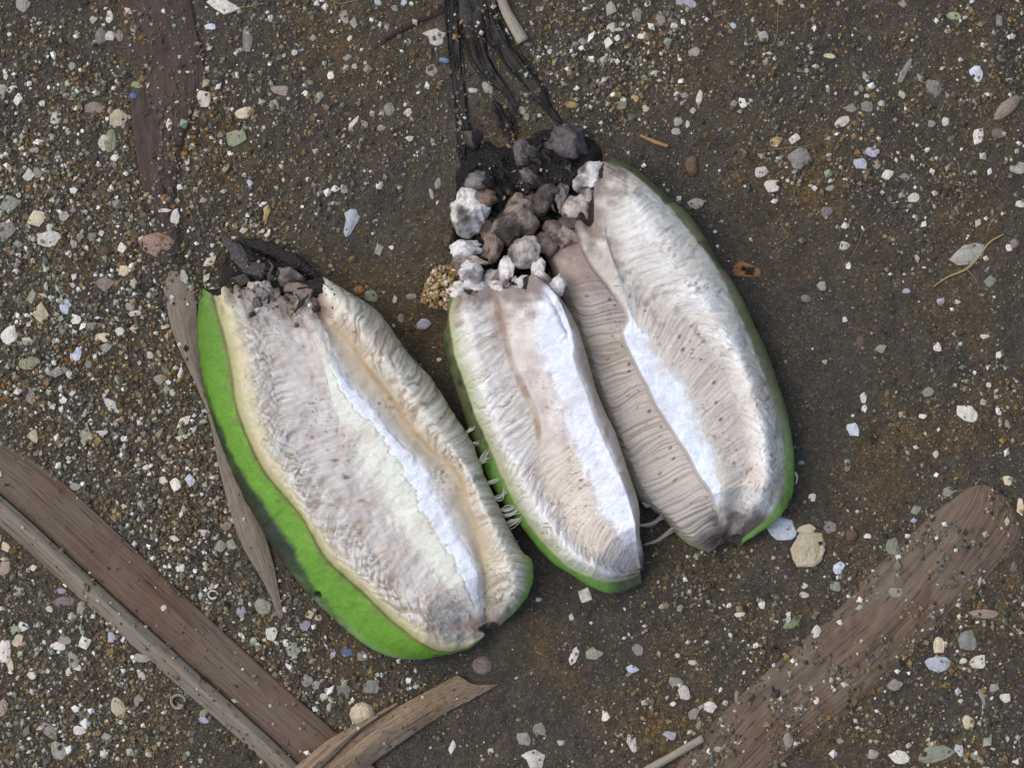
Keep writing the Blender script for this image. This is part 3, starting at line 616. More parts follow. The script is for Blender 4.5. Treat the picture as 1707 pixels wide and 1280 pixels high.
# torn, rotted tops of the fruit
blob('rotten_pith', [(750,300),(770,250),(800,228),(850,240),(900,215),(960,215),(1005,245),(1000,290),(985,350),(975,400),(930,440),(900,480),(840,490),(780,495),(745,470),(752,400)], 44, (20, 17, 17), fb, baseB, M_rot, 3, 30)
WH, PK, GY_, DG, TN = (222,219,216), (190,180,172), (136,128,124), (66,61,59), (146,133,120)
for x, y, w, h, z, c, a, br in [
    (785,354,52,66,62,WH,-20,.5),(812,332,30,26,60,(118,98,84),None,.6),(857,365,62,66,66,TN,-10,.7),(876,418,46,44,72,PK,None,.4),(822,400,34,62,58,(132,116,106),5,.8),
    (776,413,42,28,66,WH,-8,.2),(785,432,46,22,66,PK,None,.4),(787,455,36,34,72,WH,None,.2),(847,447,24,52,72,WH,10,.3),(820,466,32,32,62,(170,163,162),None,.2),
    (858,471,13,17,70,WH,None,.1),(896,445,20,24,72,WH,None,.1),(905,330,52,50,46,(120,108,104),None,.7),(875,298,36,32,40,(128,120,120),None,.3),(935,330,20,40,48,(124,116,116),15,.3),
    (877,260,38,46,28,(98,92,92),-15,.2),(797,302,38,30,34,(124,118,118),None,.2),(787,232,26,26,18,DG,None,.2),(952,240,56,46,26,(88,82,84),None,.1),(937,282,30,48,26,(72,68,70),None,.2),
    (917,246,18,18,26,DG,None,.2),(800,480,46,26,74,(206,200,206),None,.2),(905,464,34,28,86,(222,218,216),None,.3),(926,474,28,30,92,(226,222,222),None,.2),(880,472,34,26,86,(216,210,208),None,.3),(764,486,30,26,64,(214,210,206),None,.2),(858,484,30,22,84,(210,204,200),None,.3),(838,482,40,24,80,(212,206,206),None,.2),(768,440,24,30,50,(110,100,84),None,.4),(752,400,18,34,24,(70,64,50),None,.4)]:
    chunk('pith_chunk', x, y, w, h, z, c, fb, baseB, a, br)
for x, y, w, h, z, c, a, br in [
    (990,296,58,42,66,WH,-28,.5),(998,322,42,24,70,PK,-20,.3),(962,346,36,48,60,PK,None,.3),(982,392,22,24,72,(190,180,176),None,.4),(932,388,44,30,62,(120,106,98),30,.6),(955,372,40,32,64,(104,92,88),-20,.7),(975,358,34,34,62,(150,138,132),10,.5),(914,404,34,40,56,(110,96,88),40,.6),(950,400,50,30,66,(150,134,122),35,.5),(1000,345,30,34,72,(206,198,192),0,.3),(1012,352,34,40,78,WH,None,.2)]:
    chunk('pith_chunk', x, y, w, h, z, c, fc, baseC, a, br)
blob('rotten_pith', [(360,480),(375,410),(400,398),(440,412),(490,430),(540,462),(560,490),(545,540),(500,548),(450,540),(395,535)], 46, (22, 19, 19), fa, baseA, M_rot, 8, 22)
for x, y, w, h, z, c, a, br in [
    (391,500,28,50,66,(196,180,150),-10,.5),(422,489,22,30,62,PK,None,.4),(440,489,26,32,64,PK,None,.3),(402,470,26,20,48,DG,None,.3),(457,502,26,34,60,(150,130,118),None,.6),
    (487,462,38,32,44,(120,110,108),None,.4),(504,490,48,36,52,(128,116,108),20,.5),(391,532,30,46,76,(214,204,184),-5,.3),(428,522,38,30,78,(216,208,200),None,.3),(500,536,28,24,70,(186,174,164),None,.5),
    (364,500,14,22,60,(120,108,90),None,.5),(470,540,30,36,76,(196,186,170),None,.4),(520,515,26,22,62,(140,118,110),None,.6),(445,542,36,30,84,(220,214,204),None,.2)]:
    chunk('pith_chunk', x, y, w, h, z, c, fa, baseA, a, br)
tube('stalk_stub', [(372,396,6),(400,425,22),(432,452,34),(470,462,34)], [5, 15, 16, 11], (86, 82, 84), M_rot, fa, baseA, 40, 10, .8, noise_amp=.35)
tube('stalk_stub', [(398,400,6),(440,412,20),(490,436,26),(528,462,26)], [5, 11, 12, 6], (44, 40, 40), M_rot, fa, baseA, 40, 10, .8, noise_amp=.35)
for own, bs_, n_, poly in ((fb, baseB, 16, (752, 985, 245, 488)), (fa, baseA, 10, (366, 545, 415, 540))):
    for _ in range(n_):
        x, y = rng.uniform(poly[0], poly[1]), rng.uniform(poly[2], poly[3]); zz, tid = topz(np.array([x]), np.array([y]))
        dk = np.clip((y-poly[2])/(poly[3]-poly[2])*1.3, .25, 1); w = rng.uniform(7, 22)
        if tid[0] != 98: continue
        chunk('pith_crumb', x, y, w, w*rng.uniform(.6, 1.3), float(zz[0])+w*.2, np.array((186, 172, 164))*dk*rng.uniform(.6, 1), own, bs_, rng.uniform(0, 90), .6)
for own, bs_, n_, bx in ((fb, baseB, 34, (755, 985, 235, 470)), (fa, baseA, 14, (370, 540, 405, 520))):
    for _ in range(n_):                 # shreds of rotted tissue lying among the broken pulp
        x, y = rng.uniform(bx[0], bx[1]), rng.uniform(bx[2], bx[3]); a = rng.normal(1.35, .5); ln = rng.uniform(14, 42); zz, tid = topz(np.array([x]), np.array([y]))
        if tid[0] != 98: continue
        z0 = float(zz[0])+rng.uniform(2, 14); t_ = np.linspace(-.5, .5, 4)
        q = [(x+math.cos(a)*ln*k+rng.normal()*2.5, y+math.sin(a)*ln*k+rng.normal()*2.5, z0-abs(k)*14+rng.normal()*2) for k in t_]
        c_ = [(34, 29, 27), (58, 50, 45), (104, 92, 82), (150, 138, 126)][rng.choice(4, p=[.4, .3, .2, .1])]
        tube('shred', q, [.8, rng.uniform(2.2, 5.5), .8], c_, M_rot, own, bs_, 18, 6, .5, noise_amp=.5)
# white torn fibres bridging the gaps
def tuft(pts, n, spread, parent, base, rgb=(214,214,204), r=1.3):
    V0 = []
    for i in range(n):
        j = rng.normal(size=(len(pts), 3))*spread*np.linspace(.25, 1, len(pts))[:, None]
        q = np.array(pts, float)+j
        V0.append([tuple(p) for p in q])
    for q in V0: tube('fibre', q, [r*1.6, r, r*.5], rgb, M_fibre, parent, base, 14, 5, .8)
for p in [[(776,722,62),(786,716,66),(793,712,62)], [(786,742,62),(794,738,66),(800,741,60)], [(797,772,66),(806,762,72),(812,750,70)], [(797,774,64),(808,768,70),(818,765,66)],
          [(806,806,66),(820,803,70),(836,796,66)], [(814,830,66),(834,828,74),(846,812,70)], [(832,850,62),(848,848,70),(862,844,68)], [(832,858,60),(850,858,70),(866,849,70)], [(836,884,56),(856,872,64),(872,862,66)], [(838,878,56),(852,868,60),(866,866,62)]]:
    tuft(p, int(rng.integers(6, 13)), 3.4, fa, baseA, (204,204,192), .65)
for p in [[(1060,876,40),(1084,874,34),(1104,860,40)], [(1074,908,20),(1098,898,30),(1124,880,34)], [(1072,838,44),(1080,842,40),(1090,838,40)]]:
    tuft(p, 9, 3.2, fc, baseC, (164,160,146), .9)

# ------------------------------------------------------------------ leaf blades and stems
def blade(name, label, rails, mat, nu=160, thick=3.0, tid=1, crumple=1.5, seed=1, stiff=.75, cat='dry leaf'):
    P, vk = loft(rails, nu, 4.0)
    x, y = P[..., 0], P[..., 1]
    P[..., 2] += gheight(x, y)*stiff+crumple*fbm(x/30., y/30., seed, 3)
    raster(P, tid)
    nv = P.shape[1]; Lw = P.copy(); Lw[..., 2] -= thick
    base = to_world(np.array([P[nu//2, nv//2, 0], P[nu//2, nv//2, 1], 0.])); base[2] = 0
    W = np.vstack([to_world(P).reshape(-1, 3), to_world(Lw).reshape(-1, 3)])
    F = grid_faces(nu, nv); n0 = nu*nv
    idx = np.arange(n0).reshape(nu, nv); ring = np.r_[idx[0, :], idx[1:, -1], idx[-1, -2::-1], idx[-2:0:-1, 0]]
    s = np.column_stack([ring, np.roll(ring, -1), np.roll(ring, -1)+n0, ring+n0])
    uv = np.stack(np.broadcast_arrays(np.linspace(0, 1, nu)[:, None], (vk/vk[-1])[None]), -1).reshape(-1, 2)
    root = thing(name, label, cat, base)
    link_mesh('leaf_blade', W, np.vstack([F, F[:, ::-1]+n0, s[:, ::-1]]), mat, root, base, None, True, np.vstack([uv, uv]))
    return root, base, P, vk
# broad folded leaf: brown blade and greyer folded flap
r1, b1, _, _ = blade('folded_leaf', 'broad brown folded leaf blade with greyish flap and midrib crease', [
    ([(-150,602),(0,733),(62,770),(125,822),(265,953),(415,1092),(568,1228),(760,1400)], [6,7,8,7,6]),
    ([(-165,640),(0,764),(90,842),(200,945),(400,1128),(600,1306),(715,1415)], [14,16,18,16,14]),
    ([(-180,660),(0,798),(180,965),(380,1143),(560,1306),(680,1425)], [13,15,16,14,12]),
    ([(-190,668),(0,823),(146,956),(300,1094),(495,1272),(640,1435)], [9,10,10,9,8])], M_leaf, 200, 3, 11, 1.0, 3, .3)
P, vk = loft([([(-190,670),(0,825),(147,958),(301,1096),(497,1275),(640,1438)], [18,19,19,18,16]),
     ([(-196,690),(0,847),(135,968),(290,1108),(480,1280),(622,1440)], [27,28,28,27,24]),
     ([(-200,712),(0,877),(110,976),(240,1093),(455,1284),(590,1440)], [5,5,5,5,4])], 200, 4)
P[..., 2] += gheight(P[..., 0], P[..., 1])*.3+.8*fbm(P[..., 0]/40., P[..., 1]/40., 33, 3); raster(P, 12)
Lw = P.copy(); Lw[..., 2] -= 3; nv = P.shape[1]; n0 = 200*nv; F = grid_faces(200, nv)
idx = np.arange(n0).reshape(200, nv); ring = np.r_[idx[0, :], idx[1:, -1], idx[-1, -2::-1], idx[-2:0:-1, 0]]
s = np.column_stack([ring, np.roll(ring, -1), np.roll(ring, -1)+n0, ring+n0])
uv = np.stack(np.broadcast_arrays(np.linspace(0, 1, 200)[:, None], (vk/vk[-1])[None]*.5), -1).reshape(-1, 2)
fl = link_mesh('folded_flap', np.vstack([to_world(P).reshape(-1, 3), to_world(Lw).reshape(-1, 3)]), np.vstack([F, F[:, ::-1]+n0, s[:, ::-1]]), M_leafgrey, r1, b1, None, True, np.vstack([uv, uv]))
fl['label'] = 'greyer folded flap along the midrib'
# torn curled leaf tip at the bottom
r2, b2, _, _ = blade('torn_leaf', 'torn curled tan leaf piece overlapping the broad folded leaf', [
    ([(450,1345),(530,1278),(600,1218),(655,1182),(715,1150),(758,1127),(772,1130)], [20,18,16,14,15,9]),
    ([(480,1350),(562,1282),(640,1222),(700,1184),(752,1154),(792,1140)], [30,28,25,22,18,8]),
    ([(520,1350),(605,1284),(680,1230),(740,1190),(790,1164),(832,1140)], [10,9,8,7,6,4])], M_leaftan, 110, 3, 13, 2.4, 5)
P, vk = loft([([(410,1350),(480,1288),(545,1234),(592,1208),(632,1186),(660,1170)], [30,30,28,24,16]),
     ([(430,1350),(505,1290),(565,1238),(605,1210),(638,1188),(663,1172)], [36,36,33,28,18]),
     ([(450,1352),(526,1288),(588,1228),(616,1206),(644,1187),(666,1174)], [29,29,27,23,15])], 70, 4)
nv = P.shape[1]; Lw = P.copy(); Lw[..., 2] -= 4; n0 = 70*nv; F = grid_faces(70, nv); raster(P, 13)
idx = np.arange(n0).reshape(70, nv); ring = np.r_[idx[0, :], idx[1:, -1], idx[-1, -2::-1], idx[-2:0:-1, 0]]
s = np.column_stack([ring, np.roll(ring, -1), np.roll(ring, -1)+n0, ring+n0])
uv = np.stack(np.broadcast_arrays(np.linspace(0, .5, 70)[:, None], (vk/vk[-1])[None]*.3), -1).reshape(-1, 2)
link_mesh('curled_edge', np.vstack([to_world(P).reshape(-1, 3), to_world(Lw).reshape(-1, 3)]), np.vstack([F, F[:, ::-1]+n0, s[:, ::-1]]), M_leaftan, r2, b2, None, True, np.vstack([uv, uv]))
# round-ended sandy leaf
blade('sandy_leaf', 'reddish brown round-ended leaf dusted with sand grains', [
    ([(1607,816),(1574,840),(1530,878),(1456,950),(1380,1030),(1290,1108),(1215,1178),(1170,1224),(1095,1310),(990,1440)], [-1,2,2,1,1,0,-1,-2]),
    ([(1630,808),(1606,850),(1560,910),(1500,985),(1430,1060),(1350,1130),(1270,1200),(1180,1300),(1050,1445)], [6,10,10,9,9,8,7]),
    ([(1652,811),(1640,860),(1590,930),(1530,1010),(1460,1085),(1385,1150),(1310,1215),(1215,1310),(1090,1450)], [8,12,11,11,10,8,7]),
    ([(1680,832),(1678,880),(1625,950),(1560,1030),(1490,1100),(1410,1170),(1340,1225),(1240,1320),(1110,1455)], [6,9,9,9,8,7,6]),
    ([(1698,862),(1704,897),(1679,930),(1648,962),(1627,990),(1535,1080),(1490,1124),(1428,1178),(1383,1222),(1339,1247),(1270,1310),(1140,1455)], [-1,1,1,0,-1,-1,-2])], M_leafred, 170, 3, 14, 2.8, 9)
# thin grey sliver beside the green fruit
blade('leaf_sliver', 'thin pointed grey leaf sliver beside the bright green fruit', [
    ([(262,440),(275,495),(290,560),(330,650),(350,705),(370,800),(400,900),(440,972),(464,1028)], [0,5,8,9,8,7,4]),
    ([(285,440),(300,495),(315,570),(342,660),(362,720),(395,810),(425,895),(448,960),(468,1032)], [2,9,12,13,12,10,4]),
    ([(305,440),(326,495),(335,590),(352,680),(380,750),(430,860),(455,935),(473,1028)], [0,5,8,9,8,7,4])], M_leafgrey, 150, 3, 15, 1.2, 11)
# long half-buried leaf that shows in patches
blade('buried_leaf', 'long dark brown leaf mostly buried under grit', [
    ([(170,-60),(200,30),(215,120),(222,220),(235,300),(255,370),(265,440)], [-1,5,-1,5,5,6,7]),
    ([(215,-60),(240,40),(255,130),(255,220),(262,300),(270,370),(280,440)], [2,7,-1,8,7,7,9]),
    ([(270,-60),(290,40),(310,120),(300,220),(290,300),(290,370),(298,440)], [4,8,5,7,5,5,7]),
    ([(310,-60),(325,40),(345,150),(315,220),(300,300),(300,370),(312,440)], [-1,3,4,-2,-3,-3,0])], M_leafdark, 140, 3, 16, 2.6, 15)
blade('buried_leaf', 'brown twig-like leaf strip half buried beside the white three-cornered shell', [
    ([(616,72),(650,48),(690,26),(735,8)], [0,3,3,0]), ([(620,78),(655,54),(695,32),(738,14)], [2,7,7,3]), ([(624,84),(660,60),(700,40),(742,22)], [0,2,2,0])], M_leafdark, 50, 3, 17, 1, 17)
# blackened stalk strips above the broken tops
def strip(pts, w, z, label, seed):
    c = smooth_line(pts, 30); t = np.gradient(c, axis=0); t /= np.linalg.norm(t, axis=1, keepdims=True); nrm = np.stack([-t[:, 1], t[:, 0]], 1); ww = ulist(w, 30)[:, None]
    ww = ww*.95; w2 = ww*(1+.8*fbm(np.arange(30)/3., np.zeros(30), seed, 3)[:, None])
    rt = blade('rotten_stalk_strip', label, [(c-nrm*w2*.62, [z-7, z-7, z-6]), (c-nrm*ww*.3, [z, z, z+1]), (c+nrm*ww*.02, [z-2, z-2, z]), (c+nrm*ww*.3, [z+1, z, z+1]), (c+nrm*w2*.62, [z-7, z-7, z-6])], M_strip, 90, 5, 18, 6.0, seed, cat='stalk')
    for q in range(7):
        o_ = rng.uniform(-.7, .7); i0 = int(rng.integers(0, 12)); i1 = int(rng.integers(18, 30)); pp = c[i0:i1:3]+nrm[i0:i1:3]*(ww[i0:i1:3]*o_+rng.normal(size=(len(c[i0:i1:3]), 1))*1.5)
        zz = gheight(pp[:, 0], pp[:, 1])*.8+z-3+rng.uniform(0, 4)
        tube('fibre', [tuple(t3) for t3 in np.column_stack([pp, zz])], [.8, rng.uniform(1.2, 2.6), .6], (30, 27, 26), M_rot, rt[0], rt[1], 30, 6, .8, noise_amp=.3)
    return rt
def strip_mat():
    m = leaf_material('blackened_stalk', L(18, 16, 16), L(32, 29, 28), L(54, 50, 45), L(50, 48, 45), 24, .3)
    m.node_tree.nodes['Principled BSDF'].inputs['Roughness'].default_value = .5
    return m
M_strip = strip_mat()
strip([(742,-200),(748,-50),(755,30),(762,120),(770,180),(767,235),(775,275)], [30,26,22,22,18,6], 5, 'narrow ribbed black stalk strip beside the light blue chip', 21)
strip([(766,-210),(778,-50),(788,20),(797,84),(814,118),(846,158),(866,196)], [46,46,42,36,26,6], 8, 'widest blackened stalk strip carrying a pale green chip', 22)
strip([(790,-200),(806,-40),(822,45),(848,92),(879,130),(910,174),(934,206)], [30,34,34,34,26,5], 9, 'blackened stalk strip reaching toward the olive-skinned fruit piece', 23)
strip([(822,168),(838,198),(852,228),(868,262)], [6,20,16,5], 6, 'short black stalk scrap above the broken pith chunks', 24)
strip([(770,190),(778,225),(775,262),(782,300)], [6,18,18,5], 5, 'short black stalk scrap hanging below the ribbed strip', 25)
def stem(name, label, pts, radii, mat, cat, flat=.8, k=10, n=40, rgb=(150,140,120), na=.08):
    p = [(x, y, float(gheight(x, y))+(q[0] if q else ulist(radii, 3)[1]*.7)) for x, y, *q in pts]
    return tag(tube(name, p, radii, rgb, mat, None, to_world(np.array([pts[0][0], pts[0][1], 0.])), n, k, flat, noise_amp=na), label, cat)
stem('peeled_twig', 'pale peeled stem lying on sand beside the blackened strips', [(796,-110),(824,-35),(842,15),(856,42),(872,70)], [8,8.5,9,11], M_stem, 'twig')
stem('pale_stick', 'pale split stick beside the lower end of the sandy leaf', [(980,1350),(1060,1296),(1090,1277),(1130,1254),(1172,1230)], [8,8,7,7], M_stem, 'stick')
M_root = attr_mat('rootlet', .6, 0, 3000, .3, .3, .0002)
for lab, pts, r, c in [
    ('thin tan rootlet crossing beside the pale winged shell', [(1556,478),(1580,462),(1612,448),(1634,425),(1650,404),(1674,390)], [1.2,2.6,1.4], (150,128,84)),
    ('short side branch of the tan rootlet by the winged shell', [(1612,449),(1622,460),(1630,471)], [1.3,1,.6], (130,110,76)),
    ('fine root hair curving over the smooth dark sand', [(1300,360),(1306,382),(1315,393),(1290,410)], [.8,1.1,.6], (122,98,66)),
    ('fine dark root hair between two white chips', [(1464,368),(1440,386),(1432,405),(1420,428)], [.8,1.2,.7], (112,92,66)),
    ('yellow-green fibre trailing off the chalk white shell', [(376,22),(392,14),(415,11),(440,6)], [.9,1.4,.9], (140,134,70)),
    ('fine vertical root hair near the olive chip', [(1298,-5),(1297,30),(1295,60),(1284,88)], [.8,1.1,.8], (112,100,64)),
    ('thin pale thread beside the grey shell plate', [(1262,252),(1300,248),(1340,244),(1356,240)], [.6,1,.6], (128,114,88)),
    ('thin curved thread near the twig', [(546,-4),(566,6),(580,4),(600,0)], [.7,1,.7], (130,122,96)),
    ('pair of dry grass threads on grit, longer one', [(300,300),(312,340),(326,380),(340,410)], [.8,1.1,.6], (116,104,84)),
    ('pair of dry grass threads on grit, shorter one', [(318,310),(328,345),(340,385)], [.8,1,.6], (116,104,84)),
    ('tan straw flake beside tiny green leaf scrap', [(1068,226),(1090,236),(1114,244)], [2.5,4,3], (146,120,82)),
    ('curved rootlet at the end of the sandy leaf', [(1640,1030),(1670,1034),(1690,1050),(1706,1066)], [.8,1.2,.8], (120,100,70))]:
    stem('rootlet', lab, pts, r, M_root, 'rootlet', 1.0, 6, 24, c, .15)

# ------------------------------------------------------------------ shell and stone chips
PAL = dict(w=(222,218,208), c=(206,194,166), b=(200,208,220), g=(150,154,136), e=(142,140,134), p=(162,146,134), P=(172,144,130), o=(160,118,72), l=(172,170,186), B=(106,126,168), n=(104,84,68), y=(178,158,104), m=(128,116,114), G=(146,153,122), k=(160,158,148))
CNAME = dict(P='pink', w='chalk white', c='cream', b='bluish white', g='grey-green', e='grey', p='pinkish', o='ochre', l='lilac', B='blue', n='brown', y='yellowish', m='mauve grey', G='green', k='pale grey')
CHIPS = """38 8 22 24 k|182 29 11 18 w|169 60 17 25 e|183 60 14 14 w|198 60 14 18 e|350 45 16 9 b|413 65 14 38 e|5 150 12 16 g|20 148 16 13 w|30 166 13 20 w|10 128 8 10 w|120 110 11 12 k|94 198 16 17 w|198 196 26 25 c|172 239 15 24 w|191 264 12 11 w|158 180 32 18 p|228 142 16 10 G|340 165 20 24 w|282 208 9 18 w|406 189 25 18 c|48 291 18 20 w|64 288 14 15 g|56 251 16 9 k|86 227 12 8 G|417 305 9 14 b
17 338 34 24 g|30 325 9 9 w|63 364 32 25 c|107 360 15 15 k|13 383 25 27 k|82 380 8 12 w|30 408 15 14 g|154 395 13 13 g|169 389 9 10 w|204 413 15 17 w|292 363 13 27 w|275 351 20 6 w|307 461 12 20 k|123 406 10 14 k|174 418 22 16 n|206 451 24 18 c|222 471 11 18 c|174 474 30 22 p|53 494 14 22 g|72 494 13 9 w|108 511 16 22 b|126 533 16 15 w|43 568 20 13 c|169 562 22 14 c|200 552 14 13 w|224 522 20 9 w|217 511 14 11 k|151 544 15 13 k|50 605 32 19 G|96 619 34 18 k|115 625 10 14 w|147 607 11 12 k|251 592 11 13 w|126 591 16 24 b|176 580 18 16 g|267 632 20 16 e|301 622 9 22 w
50 658 16 32 k|120 653 11 12 w|141 724 16 34 g|169 722 20 8 w|54 726 16 24 c|340 685 14 9 b|324 692 7 7 b|126 811 15 11 k|272 801 13 12 w|293 806 18 24 w|317 801 16 20 b|243 779 10 8 w|305 853 8 20 k|290 897 18 10 w|340 888 18 10 w|375 876 22 18 p|300 947 13 14 w|368 909 20 20 g|385 907 14 16 g|10 910 12 18 c|9 947 16 22 p|55 946 12 10 w
102 984 14 9 l|137 1013 14 20 g|39 1044 16 16 w|82 1015 10 10 w|142 1070 21 22 w|97 1076 23 13 w|108 1066 20 12 k|123 1096 16 28 g|29 1067 17 20 c|16 1105 10 22 c|128 1112 13 9 w|115 1119 10 13 w|52 1126 14 11 w|186 1061 10 16 b|237 1097 24 12 k|236 1126 10 13 w|229 1167 10 17 k|340 1188 13 12 g|340 1200 15 12 l|4 1179 16 26 p|133 1217 18 14 w|99 1250 22 28 k|146 1242 14 12 w|176 1227 20 12 k|212 991 6 9 w|233 1008 8 12 w|273 1013 9 9 w|315 1056 12 5 w|403 1020 15 17 l
438 1010 24 24 g|516 1024 14 13 c|508 1042 16 15 l|531 1029 11 9 c|453 1057 17 20 w|479 1071 14 11 w|488 1082 20 20 g|555 1088 9 17 l|579 1087 16 12 B|605 1092 16 15 e|512 1134 18 20 e|526 1141 13 13 k|547 1151 11 10 k|573 1150 20 18 e|619 1144 24 20 e|540 1160 12 8 w|549 1178 8 12 k|803 1108 30 28 m|754 1245 10 22 w|818 1252 9 10 w
898 999 9 6 w|953 1028 8 10 w|1063 1082 16 18 e|1055 1115 20 14 b|1127 1135 20 14 k|1140 1154 16 22 w|1122 1173 10 7 w|1184 1178 20 18 w|1157 1189 17 16 k|1169 1178 10 10 k|1164 1208 10 20 g|1115 1226 20 13 l|1010 1193 13 15 w|1053 1238 14 27 w|899 1214 19 20 g|873 1232 20 20 k|1155 1104 13 8 w|1233 1024 16 7 w|1134 1013 10 10 k|1228 1160 7 17 p|1198 1248 14 8 k|1004 1265 14 12 n
1341 976 11 9 w|1340 991 15 9 w|1270 1008 10 12 w|1361 1052 15 19 w|1314 1024 8 9 w|1606 1101 11 9 w|1629 1103 24 20 w|1674 1164 18 14 w|1658 1146 14 12 k|1492 1141 24 18 k|1614 1203 18 20 c|1598 1251 14 20 b|1625 1260 20 12 g|1456 1257 15 14 k|1361 1167 8 11 w|1399 1037 9 8 w|1324 1143 13 8 w|1494 987 22 14 k|1393 977 16 14 g
1344 882 28 18 c|1399 946 18 18 b|1439 662 10 17 w|1547 653 20 14 k|1640 670 13 12 k|1422 717 17 20 b|1680 709 9 20 k|1413 776 9 18 G|1441 681 9 12 w|1420 891 18 18 n|1488 910 20 26 g|1527 850 17 14 k|1523 867 11 8 b|1354 829 11 11 w|1383 878 20 18 e|1446 893 11 7 w|1513 893 8 6 w|1690 945 11 16 m|1582 819 18 16 e|1336 771 10 6 l|1560 757 9 11 c|1702 845 12 25 c|1538 694 12 7 w|1505 692 13 10 k
542 11 11 13 w|573 28 13 22 k|589 39 12 18 k|720 118 17 18 p|579 96 14 12 e|649 183 17 20 g|532 162 13 17 g|681 188 11 13 w|635 213 16 10 k|608 209 12 14 e|470 151 34 15 p|522 63 11 10 k|583 64 9 10 w|559 314 14 11 w|574 315 11 13 k|730 305 10 17 k|630 3 10 10 b|673 4 10 11 b|658 15 9 10 g|551 126 10 12 w|508 156 11 9 w|491 88 9 9 w|813 147 15 19 g|788 151 14 7 w|457 174 14 15 g
1019 15 18 24 g|1062 25 15 22 g|1079 6 10 10 w|1102 31 12 22 k|1018 47 13 15 w|1031 49 14 6 w|1069 60 14 10 w|1123 43 12 9 w|1222 43 10 9 b|971 70 14 12 e|1157 87 17 14 k|1038 164 10 11 w|1035 176 18 12 G|1058 164 11 12 y|1141 159 11 9 G|1166 161 9 19 w|1238 171 11 15 w|1223 175 12 14 k|1131 203 13 13 k|1146 207 7 12 w|1127 219 14 11 k|917 86 9 9 w|1155 185 10 10 k|870 185 12 12 g|877 195 9 11 k|1077 181 10 10 c
1589 27 23 12 G|1666 34 10 18 e|1504 7 13 12 p|1627 124 20 24 b|1666 223 22 16 m|1631 228 16 24 w|1576 203 11 13 w|1324 232 18 18 w|1434 274 19 16 b|1480 291 20 16 w|1462 274 13 15 k|1509 295 16 14 g|1270 287 20 16 w|1287 310 23 18 w|1696 280 22 18 k|1556 147 24 22 e|1445 178 17 16 e|1417 181 20 14 k|1383 94 18 7 c|1384 314 15 8 g|1553 207 11 11 k|1272 62 15 16 k|1294 236 20 15 y|1282 89 12 5 w|1446 160 9 6 w
1523 330 17 14 w|1408 376 13 11 w|1408 410 14 13 w|1378 353 18 15 e|1344 498 16 12 m|1369 477 14 14 g|1414 443 8 11 w|1562 578 12 14 w|1595 503 13 7 w|1568 503 12 10 l|1511 485 12 7 l|1435 570 13 17 n|1468 582 20 13 g|1650 469 18 18 g|1665 592 9 12 w|1702 340 15 10 w|1409 533 8 8 b|1692 406 14 14 m|1682 413 10 10 w|1642 561 14 7 w
632 416 14 20 k|653 413 10 7 w|445 392 9 9 w|406 384 13 9 w|619 494 20 18 g|551 443 8 7 k|599 484 16 13 o|685 494 16 8 k|719 323 6 16 k|667 530 11 14 k|440 339 9 5 w"""
